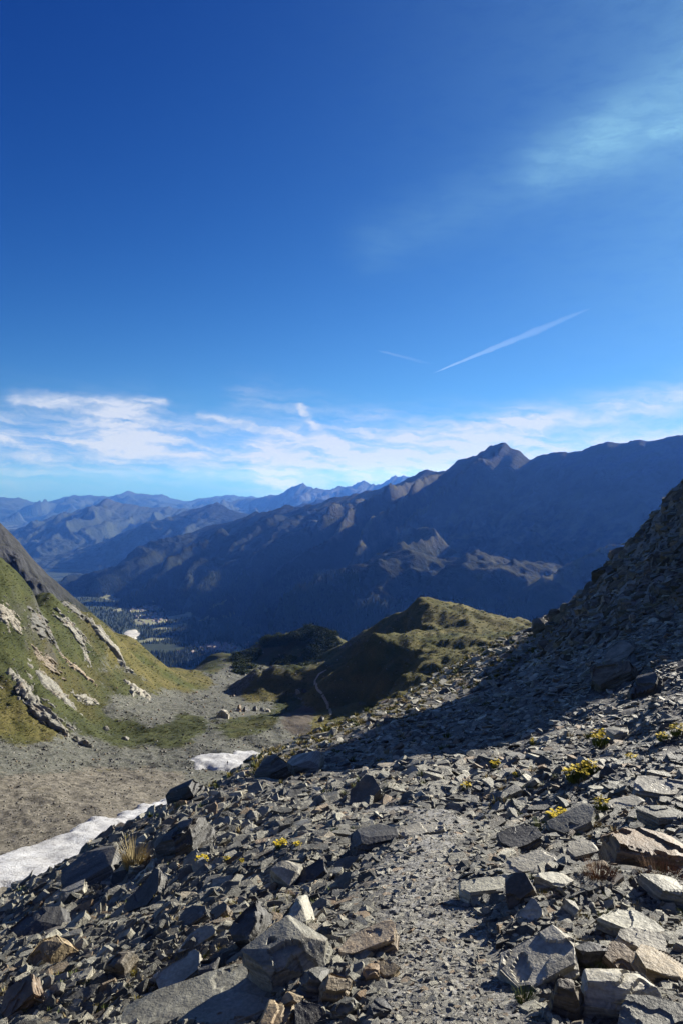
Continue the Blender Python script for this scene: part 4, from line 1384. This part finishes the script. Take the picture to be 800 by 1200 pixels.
outcrops = [
    (11, 722, 40, 24, 50, 'grey rock face at the left edge high on the green slope'),
    (50, 732, 44, 30, 25, 'dark craggy knob on the green slope'),
    (88, 740, 54, 20, 50, 'tan rock face in the middle of the green slope'),
    (88, 715, 34, 15, 25, 'dark rib of rock above the tan rock face'),
    (126, 750, 84, 15, 51, 'long narrow diagonal rib of rock nearest the green slope skyline'),
    (67, 759, 24, 12, 50, 'small pale rock just below the dark knob'),
    (56, 777, 52, 18, 40, 'broken pale slabs in the middle of the green slope below the dark knob'),
    (90, 784, 50, 13, 38, 'pale slanting slab below the tan rock face'),
    (101, 768, 24, 10, 68, 'smallest pale rock under the tan rock face'),
    (161, 808, 52, 24, 64, 'isolated pale crag low on the green slope near the scree'),
    (26, 800, 52, 24, 55, 'pale broken rock above the long white slab'),
    (64, 808, 74, 38, 45, 'ribbed grey rock slab, broadest on the green slope'),
    (48, 836, 106, 28, 33, 'long white slab lowest on the green slope'),
    (104, 820, 32, 12, 25, 'small grey slab right of the ribbed grey rock'),
]
for i, (cu, cv, ln, wd_, ang, label) in enumerate(outcrops):
    hit, nrm = ray(cu, cv, mid_bvh)
    while hit is None or hit.y > 900:
        cv += 4
        hit, nrm = ray(cu, cv, mid_bvh)
    n = nrm.normalized()

    def on_plane(u, v):
        d = Vector(((u - HU) / FPX, 1.0, -(v - HV) / FPX))
        return d * (hit.dot(n) / d.dot(n))
    ca, sa = math.cos(R(ang)), math.sin(R(ang))
    xa = on_plane(cu + ca, cv + sa) - on_plane(cu, cv)
    diag = min(xa.length * ln, 1.5 * ln / FPX * hit.y)
    yb = on_plane(cu - sa, cv + ca) - on_plane(cu, cv)
    wdt_ = 0.78 * min(yb.length * wd_, 1.5 * wd_ / FPX * hit.y)
    asp = min(1.2, wdt_ / diag)
    xa = (xa - n * xa.dot(n)).normalized()
    ya = n.cross(xa)
    gx, gy = np.meshgrid(np.linspace(-0.66, 0.66, 100), np.linspace(-0.75, 0.75, 70))
    gy = gy * (asp + 0.12)
    sx_, sy_ = gx + 5.3 * i, gy + 2.1 * i
    edge = fbm(sx_ * 4, sy_ * 7, 5, 0.55, 90 + i)
    r2 = 1 - np.sqrt((gx / 0.5) ** 2 + (gy / (0.5 * asp)) ** 2) + 0.75 * edge
    rib = ridged(sx_ * 1.4 + 0.3 * edge, sy_ * 8, 4, 0.5, 120 + i)
    hgt = 0.036 * sstep(r2, 0.0, 0.35) + (0.026 * (rib - 0.6) + 0.010 * fbm(sx_ * 16, sy_ * 22, 3, 0.5, 7)) * sstep(r2, 0.0, 0.3) - 0.06 * sstep(-r2, 0, 0.5)
    # a steeper lower lip
    hgt = hgt + 0.022 * sstep(r2, 0, 0.3) * np.where(gy < 0, 1, 0.2)
    px_, py_, pz_ = (hit[k] + diag * (gx * xa[k] + gy * ya[k] + (hgt - 0.02) * n[k]) for k in range(3))
    base = mid_z(px_, py_)
    me, _, _ = grid_mesh('rock_outcrop', px_, py_, np.maximum(pz_, base - 3) * 0.6 + 0.4 * (base + diag * hgt * n.z), smooth=False, keep=r2 > -0.05)
    o = link('rock_outcrop', me, mat=MAT['outcrop_dark' if 'dark' in label else 'outcrop'])
    tag(o, label, 'rock outcrop')

# ------------------------------------------------------------------ trail over the valley pasture
def strip(name, mat, pix, bvh, width, lift=0.25):
    P3 = [ray(u, v, bvh)[0] for u, v in pix]
    c = []
    for a, b in zip(P3[:-1], P3[1:]):
        k = max(2, int((b - a).length / 4))
        c += [a.lerp(b, t / k) for t in range(k)]
    c.append(P3[-1])
    bm = bmesh.new()
    prev = None
    for i, p in enumerate(c):
        t = (c[min(i + 1, len(c) - 1)] - c[max(i - 1, 0)])
        t.z = 0
        t.normalize()
        sd = Vector((-t.y, t.x, 0)) * width * 0.5 * (1 + 0.4 * mnoise.noise(p * 0.1))
        q = []
        for s in (-1, 1):
            x, y = p.x + s * sd.x, p.y + s * sd.y
            h, _ = drop(x, y, bvh)
            q.append(bm.verts.new((x, y, (h.z if h else p.z) + lift)))
        if prev:
            bm.faces.new((prev[0], prev[1], q[1], q[0]))
        prev = q
    bmesh.ops.recalc_face_normals(bm, faces=bm.faces)
    return link(name, to_mesh(bm, name, mat))


tag(strip('trail', 'trail', [(388, 838), (384, 826), (378, 815), (371, 806), (369, 798), (374, 790), (383, 785)], mid_bvh, 1.6), kind='structure')

# ------------------------------------------------------------------ fields, gravel, houses and woods of the far valley
FIELDS = [
    [(156, 727), (170, 722), (190, 722), (198, 728), (180, 732), (160, 733)],
    [(196, 723), (212, 720), (226, 717), (227, 720), (210, 726), (198, 727)],
    [(247, 711), (258, 707), (266, 703), (276, 702), (275, 706), (262, 709), (250, 713)],
    [(230, 727), (240, 724), (248, 721), (255, 717), (254, 721), (246, 725), (234, 728)],
    [(160, 751), (175, 748), (199, 746), (200, 749), (180, 752), (162, 754)],
    [(180, 737), (200, 733), (220, 730), (221, 733), (200, 736), (186, 739)],
    [(151, 716), (165, 712), (187, 711), (188, 714), (170, 717), (153, 718)],
    [(132, 715), (143, 713), (143, 716), (134, 717)],
    [(236, 757), (250, 754), (262, 757), (280, 758), (290, 762), (270, 766), (248, 764)],
    [(118, 700), (128, 697), (136, 699), (126, 703)],
]
for i, f in enumerate(FIELDS):
    tag(patch('meadow', 'field', f, floor_bvh, None, 22.0, 3.0, 14.0, 6.0, 0.0, i), kind='structure')
tag(patch('gravel_pit', 'gravel', [(145, 742), (150, 739), (160, 738), (164, 743), (158, 750), (148, 749)], floor_bvh, None, 12.0, 3.0, 12.0, 5.0, 0.0, 33), kind='structure')

hw = bmesh.new()
vs = [hw.verts.new(c) for c in ((-7, -6, -1), (7, -6, -1), (7, 6, -1), (-7, 6, -1), (-7, -6, 6), (7, -6, 6), (7, 6, 6), (-7, 6, 6), (-7, 0, 11), (7, 0, 11))]
for f in ((0, 1, 5, 4), (2, 3, 7, 6), (1, 2, 6, 9, 5), (3, 0, 4, 8, 7)):
    hw.faces.new([vs[k] for k in f])
wall_me = to_mesh(hw, 'wall', 'house_wall')
hr = bmesh.new()
vs = [hr.verts.new(c) for c in ((-8, -7.6, 5.2), (8, -7.6, 5.2), (8, 0, 11.6), (-8, 0, 11.6), (8, 7.6, 5.2), (-8, 7.6, 5.2), (-8, -7.6, 4.6), (8, -7.6, 4.6), (8, 0, 11.0), (-8, 0, 11.0), (8, 7.6, 4.6), (-8, 7.6, 4.6))]
for f in ((0, 1, 2, 3), (3, 2, 4, 5), (7, 6, 9, 8), (8, 9, 11, 10), (0, 6, 7, 1), (4, 10, 11, 5), (1, 7, 8, 2), (2, 8, 10, 4), (6, 0, 3, 9), (9, 3, 5, 11)):
    hr.faces.new([vs[k] for k in f])
roof_me = to_mesh(hr, 'roof', 'house_roof')
n_h = 0
for (u0, v0, u1, v1, n, where) in ((222, 753, 292, 770, 110, 'houses of the nearer valley village'), (156, 718, 200, 733, 45, 'houses of the farther valley village'), (150, 710, 190, 718, 20, 'houses far down the valley')):
    for _ in range(n):
        q, s = random.gauss(0.5, 0.22), random.gauss(0.5, 0.22)
        u, v = u0 + (u1 - u0) * q, v0 + (v1 - v0) * s
        hit, nrm = ray(u, v, floor_bvh)
        if hit is None or ray(u, v, mid_bvh)[0] is not None or ray(u, v, near_bvh)[0] is not None:
            continue
        h = empty('house', hit, (0, 0, random.uniform(0, 3.14)))
        k = random.uniform(0.8, 1.6)
        h.scale = (k, k, k)
        tag(h, {'n': 'tiny pale gabled house of the village nearest the valley lip', 'f': 'tiny pale gabled house among the hay meadows mid valley'}.get(
            'n' if 'nearer' in where else 'f') if 'far down' not in where else 'tiny pale gabled house far down the blue valley', 'house', where)
        link('wall', wall_me, h)
        link('roof', roof_me, h)

field_polys = [np.array(f, float) for f in FIELDS]


def spruce_mesh(seed):
    r = random.Random(seed)
    bm = bmesh.new()
    z = 0.06
    for k in range(4):
        rad = 0.20 * (1 - k * 0.21)
        top = bm.verts.new((0, 0, min(1.0, z + 0.42)))
        ring = [bm.verts.new((math.cos(a) * rad * r.uniform(0.75, 1.15), math.sin(a) * rad * r.uniform(0.75, 1.15), z + r.uniform(-0.03, 0.03))) for a in [j * math.pi / 3 for j in range(6)]]
        for j in range(6):
            bm.faces.new((ring[j], ring[(j + 1) % 6], top))
        z += 0.2
    tb = [bm.verts.new((math.cos(a) * 0.025, math.sin(a) * 0.025, -0.05)) for a in (0, 2.1, 4.2)]
    tt = bm.verts.new((0, 0, 0.5))
    for j in range(3):
        bm.faces.new((tb[j], tb[(j + 1) % 3], tt))
    return to_mesh(bm, 'spruce_piece', 'spruce')


tree_lib = library('spruce_piece', [spruce_mesh(k) for k in range(6)])
pts, rots, scl, idx = [], [], [], []
for _ in range(26000):
    u, v = random.uniform(60, 620), random.uniform(668, 782)
    hit, nrm = ray(u, v, floor_bvh)
    if hit is None or hit.y > 11000:
        continue
    lim = 690 + 40 * mnoise.noise(Vector((u / 60, v / 40, 3)))
    if v < lim - 15 and random.random() < 0.8:
        continue
    if u > 420 and v < 705:
        continue
    if any(in_poly(np.array(u), np.array(v), f) for f in field_polys) or (144 < u < 165 and 737 < v < 751):
        continue
    if mnoise.noise(Vector((hit.x / 500, hit.y / 500, 1))) > 0.42:
        continue
    s = random.uniform(14, 27)
    pts.append(hit)
    rots.append((0, 0, random.uniform(0, 6)))
    scl.append((s * 1.25, s * 1.25, s))
    idx.append(random.randrange(6))
scatter('forest', pts, rots, scl, tree_lib, idx)


# ------------------------------------------------------------------ low plants
def blades(bm, n, h, spread, width, r, lean=0.6, mat=0):
    for _ in range(n):
        a = r.uniform(0, 6.283)
        d = r.random() ** 0.5 * spread
        b = Vector((math.cos(a) * d, math.sin(a) * d, -0.02 * h))
        hh = h * r.uniform(0.55, 1.1)
        tip = b + Vector((math.cos(a) * lean * hh * r.uniform(0.2, 1), math.sin(a) * lean * hh * r.uniform(0.2, 1), hh))
        mid = b.lerp(tip, 0.5) + Vector((0, 0, 0.12 * hh))
        s = Vector((-math.sin(a + 0.6), math.cos(a + 0.6), 0)) * width * 0.5
        v0, v1, v2, v3, v4 = (bm.verts.new(p) for p in (b - s, b + s, mid + s * 0.8, mid - s * 0.8, tip))
        for f in (bm.faces.new((v0, v1, v2, v3)), bm.faces.new((v3, v2, v4))):
            f.material_index = mat


def flower_parts(seed, size):
    """cushion of leaves, stems and little five-petalled heads"""
    r = random.Random(seed)
    lf = bmesh.new()
    blades(lf, 60, 0.42, 0.42, 0.06, r, 0.5)
    st = bmesh.new()
    pt = bmesh.new()
    for _ in range(46):
        a, d = r.uniform(0, 6.283), r.random() ** 0.5 * 0.40
        b = Vector((math.cos(a) * d, math.sin(a) * d * 0.8, 0))
        t = b * 1.35 + Vector((r.uniform(-0.05, 0.05), r.uniform(-0.05, 0.05), r.uniform(0.5, 1.0) * (1 - d * 0.6)))
        s = Vector((0.012, 0.0, 0))
        q = [st.verts.new(p) for p in (b - s, b + s, t + s * 0.7, t - s * 0.7)]
        st.faces.new(q)
        c0 = pt.verts.new(t + Vector((0, 0, 0.012)))
        n = Vector((r.uniform(-0.6, 0.6), r.uniform(-0.6, 0.6), 1)).normalized()
        ux = n.orthogonal().normalized()
        uy = n.cross(ux)
        rad = r.uniform(0.075, 0.12)
        for k in range(5):
            a0 = k * 2 * math.pi / 5
            p = [pt.verts.new(t + (ux * math.cos(a0 + e) + uy * math.sin(a0 + e)) * rad * m + n * 0.02) for e, m in ((-0.45, 0.75), (0.0, 1.05), (0.45, 0.75))]
            pt.faces.new((c0, *p))
    return to_mesh(lf, 'leaves', 'leaf'), to_mesh(st, 'stems', 'leaf'), to_mesh(pt, 'blossom', 'petal')


fl = [flower_parts(900 + k, 1) for k in range(4)]
FLOWERS = [
    (703, 876, 20, 16, 'yellow flower tuft beside the rounded grey rock high on the right'),
    (690, 908, 18, 14, 'upper of two joined yellow flower tufts among slabs'),
    (674, 918, 24, 16, 'lower and larger of two joined yellow flower tufts among slabs'),
    (704, 952, 15, 15, 'yellow flower tuft touching a pale slab on the right'),
    (656, 965, 26, 12, 'low wide yellow flower cushion below the slope shadow'),
    (793, 864, 18, 13, 'yellow flower tuft at the right edge of the photo'),
    (776, 869, 14, 8, 'thin greenish yellow tuft left of the right edge tuft'),
    (624, 874, 8, 7, 'tiny yellow flower tuft highest in the shaded scree'),
    (581, 902, 13, 9, 'small yellow flower tuft in the dark scree above the path'),
    (603, 912, 6, 6, 'tiniest yellow flower in the dark scree right of a small tuft'),
    (545, 926, 11, 7, 'small yellow flower tuft at the top rim of the path'),
    (739, 892, 12, 7, 'orange yellow flower tuft left of a grey slab'),
    (330, 995, 16, 8, 'yellow green flower cushion on the slope left of the path crest'),
    (349, 994, 9, 6, 'small yellow tuft right of the yellow green cushion'),
    (237, 1014, 14, 9, 'yellow flower tuft above the dark slanting slab mid left'),
    (267, 1012, 8, 7, 'small yellow flower tuft right of the mid left one'),
    (284, 1014, 6, 6, 'tiny yellow flower tuft furthest right of the mid left ones'),
    (76, 1057, 10, 5, 'faint yellow tuft under the smooth pale slab'),
]
for i, (u, v, w, h, label) in enumerate(FLOWERS):
    hit, nrm = ray(u, v, near_bvh)
    s = h / FPX * hit.y * 1.25
    sw = w / FPX * hit.y * 1.1
    root = empty('yellow_flower_tuft', hit + Vector((0, 0, 0.15 * s)), (0, 0, random.uniform(-0.5, 0.5)))
    root.scale = (sw, sw, s)
    tag(root, label, 'flowers')
    for nm, me in zip(('leaves', 'stems', 'blossom'), fl[i % 4]):
        link(nm, me, root)


def tuft(name, mat, u, v, w, h, label, cat, seed, n=260):
    hit, nrm = ray(u, v, near_bvh)
    s = h / FPX * hit.y
    bm = bmesh.new()
    blades(bm, n, s * 1.15, 0.5 * w / FPX * hit.y, 0.03 * s, random.Random(seed), 0.8)
    o = link(name, to_mesh(bm, name, mat))
    o.location = hit
    return tag(o, label, cat)


tuft('dry_grass_tuft', 'straw', 156, 1018, 18, 26, 'straw coloured dry grass tuft between the two big dark boulders', 'grass tuft', 1)
tuft('russet_grass_tuft', 'russet', 700, 1030, 34, 16, 'russet dry grass mound under the narrow grey slab', 'grass tuft', 2, 420)
tuft('russet_grass_tuft', 'russet', 772, 1026, 50, 11, 'wide russet dry grass tuft at the right edge under the brown boulder', 'grass tuft', 3, 520)
tuft('green_grass_tuft', 'leaf', 634, 972, 22, 10, 'green grass tuft beside the low wide yellow cushion', 'grass tuft', 4)
tuft('green_grass_tuft', 'leaf', 696, 1139, 20, 12, 'small green tuft at the upper left corner of the square block', 'grass tuft', 5)
tuft('green_grass_tuft', 'leaf', 614, 1174, 20, 16, 'green weed sprouting in the shadow below the largest whitish slab', 'grass tuft', 6, 160)
tuft('green_grass_tuft', 'leaf', 540, 1052, 14, 10, 'small green weed under the wide grey slab beside the path', 'grass tuft', 7, 120)
tuft('russet_grass_tuft', 'russet', 60, 1126, 18, 12, 'brown moss cushion on the tall tan shard', 'grass tuft', 8)


def tuft_mesh(seed, mat, n=34, h=1.0):
    bm = bmesh.new()
    blades(bm, n, h, 0.45, 0.09, random.Random(seed), 0.7)
    return to_mesh(bm, 'turf_piece', mat)


turf_lib = library('turf_piece', [tuft_mesh(k, ('moss', 'moss', 'straw', 'leaf')[k % 4]) for k in range(8)])
pts, rots, scl, idx = [], [], [], []
us, vs = rng.uniform(100, 660, 22000), rng.uniform(730, 980, 22000)
for u, v in zip(us, vs):
    hit, nrm = ray(u, v, near_bvh)
    if hit is None:
        continue
    d = float(seg_dist(np.array(hit.x), np.array(hit.y), GL)) / (0.13 * hit.y + 2)
    if hit.y < 15 or random.random() > math.exp(-d * d) * (0.55 + 0.9 * mnoise.noise(Vector((hit.x / 5, hit.y / 5, 2)))):
        continue
    s = random.uniform(1.2, 4.2) / FPX * hit.y
    pts.append(hit); rots.append((0, 0, random.uniform(0, 6))); scl.append((s * 1.6, s * 1.6, s)); idx.append(random.randrange(8))
# sparse weeds among the near stones
for u, v in zip(rng.uniform(-20, 820, 1500), rng.uniform(860, 1200, 1500)):
    hit, nrm = ray(u, v, near_bvh)
    if hit is None or float(seg_dist(np.array(hit.x), np.array(hit.y), PATH)) < 0.4 or mnoise.noise(Vector((hit.x / 1.2, hit.y / 1.2, 7))) < 0.12:
        continue
    s = random.uniform(4, 10) / FPX * hit.y
    pts.append(hit); rots.append((0, 0, random.uniform(0, 6))); scl.append((s, s, s * 0.8)); idx.append(random.choice((2, 3, 6, 7, 0)))
scatter('turf_grass', pts, rots, scl, turf_lib, idx)


pts, rots, scl, idx = [], [], [], []
for u, v in zip(rng.uniform(-20, 640, 15000), rng.uniform(640, 880, 15000)):
    hit, nrm = ray(u, v, mid_bvh)
    if hit is None or hit.y > 800:
        continue
    w = 1.0 / ((((u - cw[:, 0]) ** 2 + ((v - cw[:, 1]) * 1.6) ** 2) / 100.0) + 0.5) ** 2
    if (w[(ct == 'g') | (ct == 'd')].sum() / w.sum()) + 0.5 * mnoise.noise(Vector((hit.x / 12, hit.y / 12, 8))) < 0.55:
        continue
    s = random.uniform(0.5, 1.5) / FPX * hit.y
    pts.append(hit); rots.append((0, 0, random.uniform(0, 6))); scl.append((s * 2.0, s * 2.0, s * 0.8)); idx.append(random.choice((0, 2, 3, 3, 7, 7)))
scatter('meadow_grass', pts, rots, scl, library('tussock_piece', [tuft_mesh(40 + k, ('sedge', 'sedge', 'straw_dark', 'sedge')[k % 4], 26) for k in range(8)]), idx)


def shrub_mesh(seed):
    r = random.Random(seed)
    bm = bmesh.new()
    for _ in range(90):
        c = Vector((r.gauss(0, 0.3), r.gauss(0, 0.3), abs(r.gauss(0.35, 0.22))))
        n = Vector((r.gauss(0, 1), r.gauss(0, 1), r.gauss(0.6, 1))).normalized()
        x = n.orthogonal().normalized() * 0.13
        y = n.cross(x)
        bm.faces.new([bm.verts.new(c + p) for p in (x, y, -x, -y)])
    return to_mesh(bm, 'shrub_piece', 'shrub')


shrub_lib = library('shrub_piece', [shrub_mesh(k) for k in range(4)])
pts, rots, scl, idx = [], [], [], []
for _ in range(5200):
    u, v = random.uniform(275, 420), random.uniform(728, 790)
    hit, nrm = ray(u, v, mid_bvh)
    if hit is None or hit.y < 820 or mnoise.noise(Vector((hit.x / 40, hit.y / 40, 4))) < -0.12:
        continue
    s = random.uniform(2.0, 5.0)
    pts.append(hit); rots.append((0, 0, random.uniform(0, 6))); scl.append((s * 1.4, s * 1.4, s)); idx.append(random.randrange(4))
scatter('alder_scrub', pts, rots, scl, shrub_lib, idx) if pts else None


# ------------------------------------------------------------------ walker on the snow
def skin_body(name, joints, edges, mat, parent, root=0):
    me = bpy.data.meshes.new(name)
    me.from_pydata([j[:3] for j in joints], edges, [])
    o = link(name, me, parent, mat)
    sk = o.modifiers.new('skin', 'SKIN')
    sl = me.skin_vertices[0].data
    for i, j in enumerate(joints):
        sl[i].radius = (j[3], j[4] if len(j) > 4 else j[3])
    sl[root].use_root = True
    ss = o.modifiers.new('sub', 'SUBSURF')
    ss.levels = ss.render_levels = 2
    dg = bpy.context.evaluated_depsgraph_get()
    em = bpy.data.meshes.new_from_object(o.evaluated_get(dg))
    o.modifiers.clear()
    o.data = em
    if not em.materials:
        em.materials.append(mat)
    for p in em.polygons:
        p.use_smooth = True
    return o


snow_hit, _ = ray(267, 899.5, mid_bvh)
person = empty('person', snow_hit + Vector((0, 0, 0.95)), (0, 0, 0.5))
tag(person, 'tiny dark clothed walker with a backpack standing on the small snow patch', 'person')
J = [(0, 0, 0.95, 0.15, 0.11), (0, 0, 1.15, 0.14, 0.10), (0, 0.01, 1.38, 0.17, 0.11), (0, 0.02, 1.50, 0.06), (0, 0.03, 1.60, 0.07, 0.085), (0, 0.03, 1.70, 0.075, 0.09),
     (0.10, 0, 0.88, 0.095), (0.12, 0.12, 0.50, 0.065), (0.12, 0.05, 0.10, 0.045), (0.12, 0.18, 0.03, 0.04),
     (-0.10, 0, 0.88, 0.095), (-0.12, 0.02, 0.50, 0.065), (-0.12, -0.12, 0.10, 0.045), (-0.12, 0.0, 0.03, 0.04),
     (0.20, 0, 1.40, 0.06), (0.27, -0.02, 1.13, 0.045), (0.25, 0.15, 0.92, 0.034), (0.24, 0.24, 0.88, 0.03),
     (-0.20, 0, 1.40, 0.06), (-0.27, -0.04, 1.13, 0.045), (-0.26, 0.08, 0.90, 0.034), (-0.25, 0.16, 0.85, 0.03)]
E = [(0, 1), (1, 2), (2, 3), (3, 4), (4, 5), (0, 6), (6, 7), (7, 8), (8, 9), (0, 10), (10, 11), (11, 12), (12, 13), (2, 14), (14, 15), (15, 16), (16, 17), (2, 18), (18, 19), (19, 20), (20, 21)]
skin_body('body', J, E, MAT['jacket'], person)
skin_body('hair', [(0, 0.0, 1.66, 0.07), (0, -0.01, 1.74, 0.08)], [(0, 1)], MAT['hair'], person)
bm = slab_bm(5, 0.36, 0.24, 0.5, 8, 0.9, 0.3, 0.01, 0.0, 0.1)
bp = link('backpack', to_mesh(bm, 'backpack', 'pack'), person)
bp.location = (0, -0.22, 1.25)

# ------------------------------------------------------------------ vapour trails high above
def vapour(name, a, b, alt, r0, r1, dens, label):
    def hi(u, v):
        s = -(v - HV) / FPX
        return Vector(P(u, v, alt / s))
    A0, B0 = hi(*a), hi(*b)
    ax = (B0 - A0)
    q = ax.to_track_quat('Z', 'Y').to_matrix()
    bm = bmesh.new()
    rings = []
    nr = 90
    for i in range(nr + 1):
        t = i / nr
        r = (r0 + (r1 - r0) * t) * (1 + 0.35 * mnoise.noise(Vector((t * 9, 2.2, r0))) + 0.3 * mnoise.noise(Vector((t * 31, 4.2, r0)))) * min(1.0, 0.15 + t * 8) * min(1.0, 0.1 + (1 - t) * 4)
        c = A0 + ax * t + q @ Vector((mnoise.noise(Vector((t * 6, 5, 1))) * r0 * 0.6, mnoise.noise(Vector((t * 6, 9, 1))) * r0 * 0.6, 0))
        # it spreads sideways and thins with age
        view = c.normalized()
        wide = ax.normalized().cross(view).normalized()
        deep = 140.0 * (1 - 0.85 * t) * min(1.0, 0.2 + t * 6)
        rings.append([bm.verts.new(c + wide * math.cos(k * math.pi / 6) * r + view * math.sin(k * math.pi / 6) * deep) for k in range(12)])
    for p, n in zip(rings[:-1], rings[1:]):
        for k in range(12):
            bm.faces.new((p[k], p[(k + 1) % 12], n[(k + 1) % 12], n[k]))
    bm.faces.new(rings[0][::-1])
    bm.faces.new(rings[-1])
    bmesh.ops.recalc_face_normals(bm, faces=bm.faces)
    m, N = new_mat(name)
    pv = N.n('ShaderNodeVolumePrincipled')
    pv.inputs['Color'].default_value = (0.95, 0.97, 1, 1)
    pv.inputs['Density'].default_value = dens
    pv.inputs['Anisotropy'].default_value = 0.5
    out = N.n('ShaderNodeOutputMaterial')
    N.t.links.new(pv.outputs[0], out.inputs['Volume'])
    o = link(name, to_mesh(bm, name), mat=m)
    o.data.materials.append(m) if not o.data.materials else None
    return tag(o, label, 'vapour trail')


vapour('vapour_trail', (505, 438), (690, 362), 6500, 40, 200, 0.00048, 'bright white vapour trail slanting up to the right in the blue sky')
vapour('vapour_trail', (440, 410), (505, 427), 6500, 50, 110, 0.0002, 'short faint vapour trail left of the bright one')

# ------------------------------------------------------------------ haze
bm = bmesh.new()
bmesh.ops.create_cube(bm, size=1.0)
HZ0, HZ1 = -1985.0, 400.0
for v in bm.verts:
    v.co = Vector((v.co.x * 94000, v.co.y * 94000, HZ0 if v.co.z < 0 else HZ1))
m, N = new_mat('haze')
pv = N.n('ShaderNodeVolumePrincipled')
pv.inputs['Color'].default_value = (0.09, 0.28, 1.0, 1)
pv.inputs['Absorption Color'].default_value = (1, 1, 1, 1)   # clear air scatters, it does not absorb
pv.inputs['Density'].default_value = 2.2e-5
pv.inputs['Anisotropy'].default_value = 0.4
out = N.n('ShaderNodeOutputMaterial')
N.t.links.new(pv.outputs[0], out.inputs['Volume'])
hz = link('haze', to_mesh(bm, 'haze'), mat=m)
if not hz.data.materials:
    hz.data.materials.append(m)
tag(hz, kind='stuff')
